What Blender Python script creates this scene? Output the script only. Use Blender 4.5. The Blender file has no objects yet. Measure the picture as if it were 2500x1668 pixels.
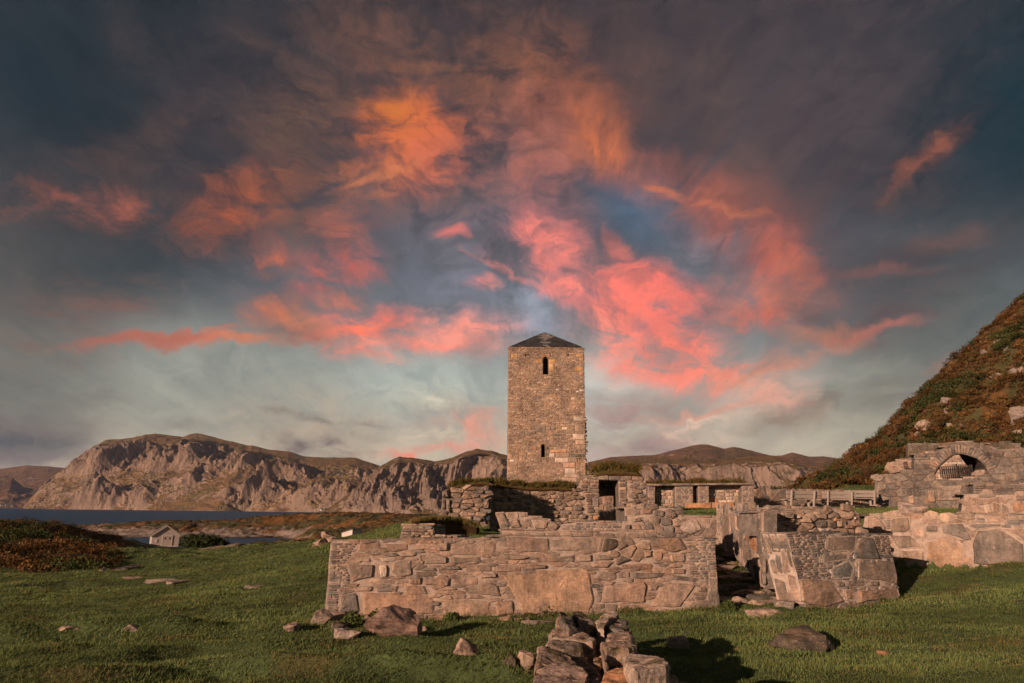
import bpy, bmesh, math, random
import numpy as np
from mathutils import Vector, Matrix
from mathutils.geometry import tessellate_polygon

SC = bpy.context.scene
COL = SC.collection
R = math.radians

# ------------------------------------------------------------------ camera
F = 1666.7                        # focal length in photo pixels (24 mm on a 36 mm frame)
PITCH, ROLL = R(14.0), R(0.55)
EYE = np.array([0.0, 0.0, 8.7])   # eye height above the sea
_r = np.array([1.0, 0, 0]); _f = np.array([0, math.cos(PITCH), math.sin(PITCH)]); _u = np.array([0, -math.sin(PITCH), math.cos(PITCH)])
CR = _r * math.cos(ROLL) + _u * math.sin(ROLL)
CU = _u * math.cos(ROLL) - _r * math.sin(ROLL)
cam = bpy.data.cameras.new('camera'); cam.lens = 24.0; cam.sensor_width = 36.0
cam.clip_start = 0.1; cam.clip_end = 60000
camo = bpy.data.objects.new('camera', cam); COL.objects.link(camo)
m = Matrix.Identity(4)
for i in range(3):
    m[i][0] = CR[i]; m[i][1] = CU[i]; m[i][2] = -_f[i]; m[i][3] = EYE[i]
camo.matrix_world = m
SC.camera = camo
SC.view_settings.view_transform = 'Standard'; SC.view_settings.look = 'None'
SC.view_settings.exposure = 0.35; SC.view_settings.gamma = 1.0
SC.cycles.max_bounces = 5; SC.cycles.diffuse_bounces = 2; SC.cycles.glossy_bounces = 2
SC.cycles.transmission_bounces = 2; SC.cycles.transparent_max_bounces = 4
SC.cycles.use_adaptive_sampling = True; SC.cycles.adaptive_threshold = 0.02; SC.cycles.adaptive_min_samples = 12
SC.cycles.caustics_reflective = False; SC.cycles.caustics_refractive = False

def sight(px, py):                # sight line of an image point (photo pixels)
    return _f + CR * ((px - 1250) / F) - CU * ((py - 834) / F)
def W(px, py, Y):                 # image pixel pushed out to an assumed depth Y in front of the viewer
    d = sight(px, py); return EYE + d * (Y / d[1])
def project(p):                   # photo pixel of a point
    d = np.asarray(p, float) - EYE; k = F / (d @ _f); return (1250 + (d @ CR) * k, 834 - (d @ CU) * k)
def azel(px, py):
    d = sight(px, py); d = d / np.linalg.norm(d)
    return math.atan2(d[0], d[1]), math.asin(d[2])
def lin(c):
    return tuple(((v / 255) / 12.92 if v / 255 <= .04045 else ((v / 255 + .055) / 1.055) ** 2.4) for v in c)

# ------------------------------------------------------------------ sun
SUN_EL, SUN_AZ = 12.8, 42.0       # sun stands low, behind the viewer's left shoulder
sl = bpy.data.lights.new('sun', 'SUN'); sl.energy = 5.0; sl.angle = R(0.5); sl.color = (1.0, 0.665, 0.485)
so = bpy.data.objects.new('sun', sl); COL.objects.link(so)
sd = Vector((-math.sin(R(SUN_AZ)) * math.cos(R(SUN_EL)), -math.cos(R(SUN_AZ)) * math.cos(R(SUN_EL)), math.sin(R(SUN_EL))))
so.rotation_euler = sd.to_track_quat('Z', 'Y').to_euler(); so.location = (-40, -40, 60)

# ------------------------------------------------------------------ sky
class NT:
    def __init__(s, nt): s.nt = nt; s.nt.nodes.clear()
    def n(s, t, **kw):
        o = s.nt.nodes.new(t)
        for k, v in kw.items():
            if k.startswith('i_'):
                key = k[2:]; key = int(key) if key.isdigit() else key.replace('_', ' ')
                o.inputs[key].default_value = v
            else: setattr(o, k, v)
        return o
    def l(s, a, b): s.nt.links.new(a, b)
    def math(s, op, a, b=None, c=None, clamp=False):
        o = s.n('ShaderNodeMath', operation=op, use_clamp=clamp)
        for i, v in enumerate((a, b, c)):
            if v is None: continue
            if isinstance(v, (int, float)): o.inputs[i].default_value = v
            else: s.l(v, o.inputs[i])
        return o.outputs[0]
    def mix(s, fac, a, b, blend='MIX'):
        o = s.n('ShaderNodeMix', data_type='RGBA', blend_type=blend)
        for sock, v in ((o.inputs[0], fac), (o.inputs[6], a), (o.inputs[7], b)):
            if isinstance(v, (int, float)): sock.default_value = v
            elif isinstance(v, (tuple, list)): sock.default_value = (*v[:3], 1)
            else: s.l(v, sock)
        return o.outputs[2]
    def ramp(s, fac, stops, interp='LINEAR'):
        o = s.n('ShaderNodeValToRGB'); o.color_ramp.interpolation = interp
        e = o.color_ramp.elements
        while len(e) < len(stops): e.new(.5)
        for q, (p, c) in zip(e, stops):
            q.position = p; q.color = (*c, 1) if len(c) == 3 else c
        s.l(fac, o.inputs[0]); return o.outputs[0]
    def noise(s, vec, scale, detail=4, rough=.55, dist=0.0, out=0):
        o = s.n('ShaderNodeTexNoise'); o.inputs['Scale'].default_value = scale
        o.inputs['Detail'].default_value = detail; o.inputs['Roughness'].default_value = rough
        o.inputs['Distortion'].default_value = dist
        if vec is not None: s.l(vec, o.inputs['Vector'])
        return o.outputs[out]
    def maprange(s, v, a, b, c, d, interp='LINEAR'):
        o = s.n('ShaderNodeMapRange', interpolation_type=interp); s.l(v, o.inputs[0])
        for i, q in enumerate((a, b, c, d)): o.inputs[i + 1].default_value = q
        return o.outputs[0]
    def mapping(s, vec, loc=(0, 0, 0), rot=(0, 0, 0), scale=(1, 1, 1), kind='POINT'):
        o = s.n('ShaderNodeMapping', vector_type=kind); s.l(vec, o.inputs[0])
        o.inputs[1].default_value = loc; o.inputs[2].default_value = rot; o.inputs[3].default_value = scale
        return o.outputs[0]

wd = bpy.data.worlds.new('World'); SC.world = wd; wd.use_nodes = True
T = NT(wd.node_tree)
tc = T.n('ShaderNodeTexCoord').outputs['Generated']
sx = T.n('ShaderNodeSeparateXYZ'); T.l(tc, sx.inputs[0])
AZ = T.math('ARCTAN2', sx.outputs[0], sx.outputs[1]); EL = T.math('ARCSINE', sx.outputs[2])
cmb = T.n('ShaderNodeCombineXYZ'); T.l(AZ, cmb.inputs[0]); T.l(EL, cmb.inputs[1])
# clouds lie in a high level sheet: streak coordinates on that sheet
zz = T.math('ADD', T.math('MAXIMUM', sx.outputs[2], 0.0), 0.16)
pl = T.n('ShaderNodeCombineXYZ')
T.l(T.math('DIVIDE', sx.outputs[0], zz), pl.inputs[0]); T.l(T.math('DIVIDE', sx.outputs[1], zz), pl.inputs[1])
PL = pl.outputs[0]
wn = T.noise(tc, 5.0, 5, .55, 0.3, out=1)
wv = T.n('ShaderNodeVectorMath', operation='SUBTRACT'); T.l(wn, wv.inputs[0]); wv.inputs[1].default_value = (.5, .5, .5)
ws = T.n('ShaderNodeVectorMath', operation='MULTIPLY'); T.l(wv.outputs[0], ws.inputs[0]); ws.inputs[1].default_value = (.10, .06, 0)
wa = T.n('ShaderNodeVectorMath', operation='ADD'); T.l(cmb.outputs[0], wa.inputs[0]); T.l(ws.outputs[0], wa.inputs[1])
P0 = wa.outputs[0]
wn2 = T.noise(tc, 15.0, 6, .6, 0.9, out=1)
wv2 = T.n('ShaderNodeVectorMath', operation='SUBTRACT'); T.l(wn2, wv2.inputs[0]); wv2.inputs[1].default_value = (.5, .5, .5)
ws2 = T.n('ShaderNodeVectorMath', operation='MULTIPLY'); T.l(wv2.outputs[0], ws2.inputs[0]); ws2.inputs[1].default_value = (.075, .05, 0)
wa2 = T.n('ShaderNodeVectorMath', operation='ADD'); T.l(P0, wa2.inputs[0]); T.l(ws2.outputs[0], wa2.inputs[1])
P1 = wa2.outputs[0]
# three cloud textures: soft billow, streaks in the sheet, low level bars
fine = T.noise(T.mapping(P1, scale=(9, 16, 1)), 1.0, 9, .68, 1.1)
fib = T.noise(T.mapping(PL, rot=(0, 0, R(10)), scale=(5.5, .8, 1)), 1.3, 8, .66, 1.3)
_v = azel(1300, 1190); _sp = T.n('ShaderNodeSeparateXYZ'); T.l(P1, _sp.inputs[0])
_dx = T.math('SUBTRACT', _sp.outputs[0], _v[0]); _dy = T.math('SUBTRACT', _sp.outputs[1], _v[1])
_th = T.math('ARCTAN2', _dy, _dx); _rr = T.math('SQRT', T.math('ADD', T.math('MULTIPLY', _dx, _dx), T.math('MULTIPLY', _dy, _dy)))
_cv = T.n('ShaderNodeCombineXYZ'); T.l(T.math('MULTIPLY', _th, 7.0), _cv.inputs[0]); T.l(T.math('MULTIPLY', _rr, 4.2), _cv.inputs[1])
fan = T.noise(_cv.outputs[0], 1.3, 8, .6, .6)
fine = T.math('ADD', T.math('MULTIPLY', fine, .74), T.math('MULTIPLY', fan, .26))
def tex(n_, a, b_, k): return T.math('MULTIPLY', T.maprange(n_, a, b_, .16, 1.15, 'SMOOTHSTEP'), T.maprange(fine, .38, .60, .12, 1.25) if k == 0 else T.maprange(T.math('ADD', T.math('MULTIPLY', fib, .5), T.math('MULTIPLY', fine, .5)), .36, .62, .4, 1.2))
nA = tex(T.noise(T.mapping(tc, scale=(1, 1, 2.4)), 7.5, 7, .62, 1.0), .32, .60, 0)
nB = tex(T.noise(T.mapping(PL, rot=(0, 0, R(8)), scale=(2.0, .6, 1)), 1.6, 6, .6, 1.0), .33, .60, 1)
nC = tex(T.noise(T.mapping(tc, scale=(1, 1, 5)), 7.0, 6, .6, .8), .33, .60, 0)
NS = {'thin': T.maprange(fine, .38, .60, .45, 1.0), 'a': nA, 'b': nB, 'c': nC}

g = T.ramp(T.maprange(EL, 0, 0.8, 0, 1), [
    (0.00, lin((198, 164, 146))), (0.10, lin((200, 184, 160))), (0.22, lin((168, 170, 160))), (0.34, lin((118, 122, 126))),
    (0.50, lin((92, 88, 94))), (0.70, lin((76, 67, 70))), (0.90, lin((56, 52, 56))), (1.0, lin((46, 45, 50)))])
sky = T.n('ShaderNodeTexSky', sky_type='NISHITA', sun_disc=False, sun_elevation=R(SUN_EL), sun_rotation=R(180 + SUN_AZ))
skc = T.mix(1.0, sky.outputs[0], (.05, .05, .05), 'MULTIPLY')
cur = T.mix(0.93, skc, g)

def stroke(p, q, w, rgb, al, nz='a', warp=1, soft=0.0):
    """one cloud: from sight line p to q (photo pixels), half width w, sunset colour"""
    global cur
    a, b = azel(*p), azel(*q)
    mx, my = (a[0] + b[0]) / 2, (a[1] + b[1]) / 2
    k = math.cos(my)
    L = math.hypot(b[0] - a[0], b[1] - a[1]) / 2; ang = math.atan2(b[1] - a[1], b[0] - a[0])
    wr = w / F * 1.25
    mp = T.mapping(P1 if warp == 1 else P0, loc=(mx, my, 0), rot=(0, 0, ang), scale=((L + wr) * 1.3, wr * 1.8, 1), kind='TEXTURE')
    gr = T.n('ShaderNodeTexGradient', gradient_type='SPHERICAL'); T.l(mp, gr.inputs[0])
    f = T.maprange(gr.outputs[1], 0.0, 0.95, 0.0, al, 'SMOOTHSTEP')
    if nz: f = T.math('MULTIPLY', f, NS[nz], clamp=True)
    cur = T.mix(f, cur, lin(rgb))

S = 1 / .94
def D(*v): return tuple(x * S for x in v)
# broad tones (left and right dark corners, mauve sheet, blue windows)
for p, q, w, c, al, nz in [
    ((60, 60), (420, 330), 300, (30, 46, 54), .95, None), ((2340, 60), (2340, 420), 260, (33, 50, 58), .95, None),
    ((2150, 330), (2350, 280), 110, (26, 50, 60), .9, None), ((-60, 620), (420, 560), 110, (56, 66, 70), .85, None),
    ((2280, 640), (2000, 780), 110, (78, 86, 86), .8, None), ((-60, 980), (-60, 560), 140, (92, 84, 80), .6, None),
    ((200, 900), (700, 860), 110, (146, 148, 138), .7, None), ((-40, 890), (120, 880), 90, (112, 112, 106), .8, None),
    ((850, 880), (1130, 860), 70, (172, 180, 172), .7, None), ((1900, 960), (2250, 940), 90, (150, 145, 128), .7, None),
    ((1380, 880), (1430, 900), 70, (200, 196, 186), .8, None), ((2100, 860), (2330, 720), 70, (104, 108, 104), .7, None),
    ((1300, 100), (2050, 100), 230, (70, 62, 66), .8, 'a'), ((1750, 250), (1950, 560), 210, (76, 68, 72), .8, 'b'),
    ((300, 180), (700, 400), 130, (70, 62, 66), .6, 'b'), ((100, 470), (600, 380), 80, (80, 66, 66), .7, 'a'),
    ((620, 60), (1300, 60), 120, (72, 64, 66), .6, 'a'),
    ((1000, 600), (1180, 680), 120, (120, 124, 138), .85, 'a'), ((860, 530), (960, 600), 70, (84, 100, 116), .9, 'a'),
    ((1180, 450), (1300, 480), 120, (112, 100, 112), .8, 'a'), ((1420, 430), (1540, 520), 60, (86, 106, 126), .95, None),
    ((1560, 560), (1700, 640), 70, (112, 112, 122), .8, 'a'), ((1180, 700), (1230, 760), 60, (150, 156, 170), .8, 'a'),
    ((780, 470), (880, 500), 45, (80, 92, 106), .8, 'a'), ((500, 640), (760, 690), 60, (104, 96, 100), .8, 'a'),
]: stroke(D(*p), D(*q), w * S, c, al, nz, 0)
# orange and pink clouds
for p, q, w, c, al, nz in [
    ((760, 260), (1060, 330), 170, (132, 88, 70), .6, 'a'), ((860, 330), (1030, 310), 62, (236, 106, 66), 1.0, 'a'),
    ((880, 255), (960, 270), 42, (196, 110, 58), .8, 'a'), ((740, 435), (930, 370), 30, (208, 112, 84), 1.0, None), ((900, 400), (1080, 350), 50, (196, 106, 86), .8, 'a'),
    ((1080, 160), (1340, 240), 90, (146, 92, 70), .6, 'a'), ((1240, 280), (1420, 240), 60, (168, 96, 72), .7, 'b'),
    ((1150, 330), (1330, 390), 80, (164, 102, 92), .8, 'a'),
    ((1350, 280), (1470, 400), 42, (206, 104, 74), 1.0, 'b'), ((1450, 390), (1760, 470), 40, (184, 102, 82), .85, 'b'),
    ((1560, 420), (1800, 540), 64, (156, 94, 84), .65, 'b'), ((1690, 520), (1830, 640), 44, (176, 98, 86), .9, 'b'),
    ((1620, 690), (1860, 700), 36, (206, 108, 94), .8, 'b'), ((1700, 720), (1780, 740), 20, (250, 104, 74), 1.0, 'b'),
    ((1790, 600), (1850, 630), 22, (206, 100, 84), .8, 'b'),
    ((420, 520), (640, 440), 44, (164, 88, 62), .95, 'a'), ((640, 470), (800, 430), 60, (130, 86, 70), .7, 'a'),
    ((560, 570), (660, 600), 20, (176, 100, 80), .8, 'b'), ((700, 640), (830, 600), 34, (196, 100, 90), .9, 'a'), ((760, 560), (800, 520), 40, (160, 96, 86), .8, 'a'),
    ((10, 500), (300, 450), 26, (138, 84, 74), .9, 'a'), ((0, 720), (400, 690), 34, (126, 88, 78), .55, 'c'), ((0, 790), (250, 800), 26, (122, 88, 78), .45, 'c'), ((960, 785), (1170, 800), 16, (240, 140, 130), .9, None), ((300, 782), (620, 772), 9, (196, 108, 84), .9, None),
    ((560, 710), (680, 720), 24, (186, 112, 88), .8, 'b'), ((730, 690), (810, 700), 14, (214, 112, 96), .8, 'b'),
    ((480, 770), (700, 780), 11, (208, 116, 88), 1.0, None), ((120, 800), (500, 768), 8, (176, 102, 84), .9, None), ((640, 725), (760, 780), 18, (206, 112, 80), .9, None),
    ((720, 765), (1000, 770), 32, (242, 112, 98), 1.0, None), ((860, 745), (960, 750), 26, (246, 108, 98), .9, None), ((950, 790), (1160, 760), 34, (234, 138, 132), .95, 'a'),
    ((1060, 820), (1170, 800), 20, (126, 122, 128), .9, 'a'), ((600, 760), (740, 775), 14, (104, 88, 88), .8, 'a'),
    ((1200, 560), (1320, 580), 44, (226, 116, 116), .9, 'a'), ((1030, 545), (1080, 540), 12, (232, 112, 112), .9, None), ((1120, 590), (1200, 640), 14, (228, 118, 120), .9, 'a'),
    ((1090, 650), (1150, 660), 12, (222, 124, 124), .8, 'a'), ((1410, 540), (1440, 600), 16, (222, 112, 106), .9, None), ((1430, 610), (1560, 680), 30, (232, 108, 108), .9, 'a'),
    ((1240, 660), (1400, 700), 22, (234, 122, 122), .9, 'a'), ((1380, 690), (1560, 730), 52, (244, 108, 104), .95, 'a'), ((1420, 740), (1640, 830), 52, (246, 116, 108), 1.0, 'a'),
    ((1340, 760), (1600, 850), 40, (238, 132, 124), .85, 'a'), ((1540, 790), (1640, 850), 36, (244, 122, 110), 1.0, None), ((1660, 880), (1800, 900), 40, (228, 140, 122), .7, 'b'),
    ((1360, 640), (1460, 660), 26, (206, 108, 108), .7, 'a'),
    ((1340, 690), (1370, 700), 18, (116, 112, 130), .8, None), ((1450, 750), (1520, 740), 16, (150, 110, 118), .6, 'a'),
    ((2020, 450), (2220, 270), 20, (132, 82, 68), .95, 'a'), ((1990, 460), (2120, 430), 22, (92, 76, 74), .8, 'a'),
    ((1880, 640), (2340, 560), 30, (74, 66, 70), .95, None), ((1860, 640), (2160, 612), 9, (132, 88, 82), .9, None), ((2080, 565), (2340, 515), 14, (110, 84, 80), .7, None),
    ((1800, 730), (2120, 700), 60, (104, 88, 88), .9, None), ((1900, 780), (2200, 690), 26, (92, 80, 82), .9, None), ((1820, 770), (1960, 790), 18, (206, 116, 92), .8, None),
    ((1880, 800), (2120, 745), 9, (184, 110, 96), .9, None), ((1700, 820), (1900, 850), 24, (170, 128, 116), .7, 'b'), ((1640, 880), (1960, 800), 8, (206, 124, 108), .7, None),
    ((1790, 950), (2100, 890), 18, (118, 110, 102), .9, 'c'), ((1680, 1010), (1900, 950), 24, (148, 130, 114), .9, 'c'), ((2050, 930), (2340, 860), 30, (112, 108, 100), .6, 'c'),
    ((2120, 850), (2190, 820), 7, (168, 122, 104), .7, None),
    # mauve veils fanning out above, and thin bright filaments
    ((1580, 40), (1760, 480), 46, (94, 76, 74), .9, 'b'), ((1740, 0), (1860, 560), 50, (86, 73, 76), .9, 'b'), ((1930, 20), (1960, 420), 46, (82, 71, 74), .8, 'b'), ((1400, 20), (1540, 250), 40, (98, 76, 72), .8, 'b'), ((2060, 60), (2010, 330), 34, (76, 68, 72), .8, 'b'),
    ((100, 420), (560, 200), 26, (86, 68, 66), .8, 'a'), ((560, 200), (760, 120), 30, (84, 70, 68), .8, 'a'), ((250, 20), (330, 160), 30, (66, 60, 62), .7, 'a'), ((640, 300), (820, 240), 40, (104, 80, 70), .7, 'a'), ((2240, 330), (2340, 180), 40, (26, 52, 62), .9, None), ((120, 140), (300, 260), 60, (30, 47, 55), .7, None),
    ((1380, 620), (1530, 745), 9, (250, 112, 108), .9, None), ((1250, 640), (1420, 720), 7, (244, 126, 122), .9, None), ((1330, 690), (1560, 830), 9, (250, 124, 116), .9, None), ((1440, 700), (1660, 850), 9, (250, 116, 108), .9, None), ((1560, 800), (1700, 880), 9, (246, 138, 124), .9, None), ((1600, 860), (1760, 830), 7, (226, 128, 112), .8, None), ((1640, 880), (1860, 840), 6, (206, 126, 110), .8, None),
    ((700, 770), (960, 745), 8, (248, 116, 98), .9, None), ((780, 790), (1120, 800), 8, (244, 132, 122), .9, None), ((1000, 745), (1170, 760), 7, (238, 136, 130), .8, None), ((440, 760), (560, 742), 7, (190, 108, 86), .8, None), ((150, 800), (420, 770), 6, (168, 100, 84), .8, None), ((240, 470), (310, 440), 7, (160, 92, 78), .8, None), ((560, 575), (650, 600), 6, (186, 104, 82), .8, None),
    ((1480, 400), (1600, 455), 9, (214, 110, 80), .9, None), ((1360, 300), (1400, 400), 9, (214, 108, 74), .9, None), ((1600, 440), (1760, 500), 9, (204, 108, 86), .8, None), ((760, 435), (960, 365), 9, (216, 118, 84), .9, None), ((1080, 590), (1260, 680), 7, (226, 126, 128), .8, None), ((2030, 450), (2180, 290), 8, (146, 88, 72), .8, None),
    # low bars over the mountains
    ((1380, 950), (1620, 940), 34, (158, 132, 124), .95, 'a'), ((1360, 920), (1500, 930), 24, (176, 150, 140), .7, 'a'), ((1350, 1010), (1620, 1020), 30, (156, 128, 124), .95, 'a'), ((1500, 985), (1720, 960), 22, (226, 192, 168), .95, 'a'),
    ((1350, 1040), (1400, 1045), 16, (196, 168, 162), .9, None), ((1480, 960), (1780, 915), 7, (204, 132, 122), .8, None), ((1700, 910), (1820, 900), 30, (226, 164, 142), .8, 'a'),
    ((560, 980), (820, 1000), 60, (186, 160, 134), .6, 'a'), ((660, 1020), (900, 1000), 26, (116, 102, 98), .9, 'c'), ((640, 990), (700, 1010), 18, (112, 100, 98), .8, 'b'),
    ((580, 920), (800, 965), 8, (132, 122, 112), .9, 'c'), ((760, 1045), (860, 1040), 12, (176, 132, 122), .7, 'c'),
    ((940, 945), (1150, 955), 26, (168, 136, 124), .9, 'a'), ((960, 970), (1150, 975), 12, (224, 146, 132), .8, 'a'), ((1080, 1000), (1160, 1000), 34, (214, 142, 132), .8, 'a'),
    ((900, 1010), (1080, 1020), 20, (222, 196, 168), .8, 'c'), ((930, 1035), (1120, 1040), 12, (230, 128, 118), .6, 'a'), ((880, 1050), (1010, 1045), 10, (226, 126, 116), .8, 'a'),
    ((880, 900), (1100, 925), 26, (206, 200, 178), .6, 'c'), ((340, 970), (480, 975), 10, (122, 110, 104), .8, 'c'), ((60, 930), (260, 910), 12, (112, 102, 98), .6, 'c'),
    ((-80, 985), (230, 985), 20, (104, 92, 92), .9, None), ((-80, 1020), (180, 1015), 17, (62, 68, 80), .95, None), ((-80, 1055), (200, 1050), 14, (96, 86, 92), .9, None),
]: stroke(D(*p), D(*q), w * S * (1.08 if w > 18 else 1.0), (c[0] + 6, c[1] + 12, c[2] + 1) if c[0] > 200 and c[2] < 140 else c, min(1.1, al * 1.08) if nz else al * .95, nz or ('thin' if w <= 20 else 'a'))
cur = T.mix(.8, cur, T.ramp(fine, [(.36, (.78, .79, .82)), (.5, (1, 1, 1)), (.62, (1.16, 1.14, 1.13))]), 'MULTIPLY')
cur = T.mix(.4, cur, T.ramp(fib, [(.32, (.82, .83, .85)), (.5, (1, 1, 1)), (.68, (1.16, 1.13, 1.11))]), 'MULTIPLY')
bg = T.n('ShaderNodeBackground'); bg.inputs[1].default_value = .80; T.l(cur, bg.inputs[0])
wo = T.n('ShaderNodeOutputWorld'); T.l(bg.outputs[0], wo.inputs[0])
wd.cycles.sampling_method = 'MANUAL'; wd.cycles.sample_map_resolution = 256

# ------------------------------------------------------------------ helpers
rng = np.random.default_rng(7); rnd = random.Random(11)
_perm = np.random.default_rng(3).permutation(512).astype(np.int64)
_grad = np.random.default_rng(5).normal(size=(512, 2)); _grad /= np.linalg.norm(_grad, axis=1)[:, None]
def perlin(x, y, seed=0):
    x = np.asarray(x, float); y = np.asarray(y, float)
    xi = np.floor(x).astype(np.int64); yi = np.floor(y).astype(np.int64); xf = x - xi; yf = y - yi
    def gr(a, b, dx, dy):
        h = _perm[(_perm[(a + seed * 57) & 511] + b) & 511]; q = _grad[h]; return q[..., 0] * dx + q[..., 1] * dy
    u = xf ** 3 * (xf * (xf * 6 - 15) + 10); v = yf ** 3 * (yf * (yf * 6 - 15) + 10)
    a = gr(xi, yi, xf, yf); b = gr(xi + 1, yi, xf - 1, yf); c = gr(xi, yi + 1, xf, yf - 1); d = gr(xi + 1, yi + 1, xf - 1, yf - 1)
    return (a + (b - a) * u) + ((c + (d - c) * u) - (a + (b - a) * u)) * v
def fbm(x, y, oct=5, seed=0, rough=.5):
    s = 0; a = 1.0
    for i in range(oct): s = s + a * perlin(x * 2 ** i, y * 2 ** i, seed + i * 3); a *= rough
    return s
def ridged(x, y, oct=5, seed=0, rough=.5):
    s = 0; a = 1.0
    for i in range(oct): s = s + a * (1 - 2.2 * np.abs(perlin(x * 2 ** i, y * 2 ** i, seed + i * 3))); a *= rough
    return s
def sstep(x, a, b):
    t = np.clip((np.asarray(x, float) - a) / (b - a), 0, 1); return t * t * (3 - 2 * t)

def tag(o, label=None, cat=None, group=None, kind=None):
    if label: o['label'] = label
    if cat: o['category'] = cat
    if group: o['group'] = group
    if kind or label: o['kind'] = kind or 'thing'
    return o
def world_loc(o):
    v = np.zeros(3)
    while o is not None: v = v + np.array(o.location); o = o.parent
    return v
def mesh_obj(name, verts, faces, mats, parent=None, loc=None, tint=None, midx=None, smooth=False):
    """one mesh object; verts are in world space"""
    verts = np.asarray(verts, float)
    if loc is None: loc = world_loc(parent) if parent is not None else np.zeros(3)
    loc = np.asarray(loc, float)
    me = bpy.data.meshes.new(name)
    vv = verts - loc
    if isinstance(faces, np.ndarray):
        n, k = faces.shape
        me.vertices.add(len(vv)); me.vertices.foreach_set('co', vv.astype(np.float32).ravel())
        me.loops.add(n * k); me.loops.foreach_set('vertex_index', faces.astype(np.int32).ravel())
        me.polygons.add(n); me.polygons.foreach_set('loop_start', np.arange(0, n * k, k, dtype=np.int32))
        try: me.polygons.foreach_set('loop_total', np.full(n, k, dtype=np.int32))
        except Exception: pass
        me.update(calc_edges=True)
    else:
        me.from_pydata([tuple(v) for v in vv], [], faces)
    if tint is not None:
        tint = np.asarray(tint, float); at = me.attributes.new('tint', 'FLOAT_COLOR', 'POINT')
        buf = np.ones((len(vv), 4), np.float32); buf[:, :3] = tint[:, :3]; at.data.foreach_set('color', buf.ravel())
    for mt in (mats if isinstance(mats, (list, tuple)) else [mats]): me.materials.append(mt)
    if midx is not None: me.polygons.foreach_set('material_index', np.asarray(midx, np.int32))
    if smooth: me.polygons.foreach_set('use_smooth', np.ones(len(me.polygons), bool))
    me.update()
    o = bpy.data.objects.new(name, me); COL.objects.link(o)
    if parent is not None:
        o.parent = parent; o.location = loc - world_loc(parent)
    else: o.location = loc
    return o
def thing(name, loc, label, cat, group=None, rz=0.0):
    o = bpy.data.objects.new(name, None); COL.objects.link(o); o.location = loc; o.rotation_euler = (0, 0, rz)
    o.empty_display_size = .3
    return tag(o, label, cat, group)
def copy_tree(o, parent=None):
    c = o.copy(); COL.objects.link(c)
    if parent is not None: c.parent = parent
    for ch in list(o.children): copy_tree(ch, c)
    return c
def box(c, s, rot=0.0, bev=0.0):
    """box verts/faces: centre, full size, turn about z; optionally chamfered along its edges"""
    bm = bmesh.new(); bmesh.ops.create_cube(bm, size=1.0)
    for v in bm.verts: v.co = Vector((v.co.x * s[0], v.co.y * s[1], v.co.z * s[2]))
    if bev: bmesh.ops.bevel(bm, geom=bm.edges[:] , offset=bev, segments=1, affect='EDGES')
    bm.verts.ensure_lookup_table(); M = Matrix.Rotation(rot, 3, 'Z')
    vs = [tuple(np.array(M @ v.co) + np.array(c)) for v in bm.verts]; fs = [[v.index for v in f.verts] for f in bm.faces]
    bm.free(); return vs, fs
class MB:
    def __init__(s): s.v = []; s.f = []; s.t = []; s.m = []
    def add(s, vs, fs, tint=(.3, .25, .2), mi=0):
        b = len(s.v); s.v.extend(vs); s.f.extend([[i + b for i in f] for f in fs]); s.t.extend([tint] * len(vs)); s.m.extend([mi] * len(fs))
    def build(s, name, mats, parent=None, loc=None, smooth=False):
        return mesh_obj(name, s.v, s.f, mats, parent, loc, s.t, s.m, smooth)

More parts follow.
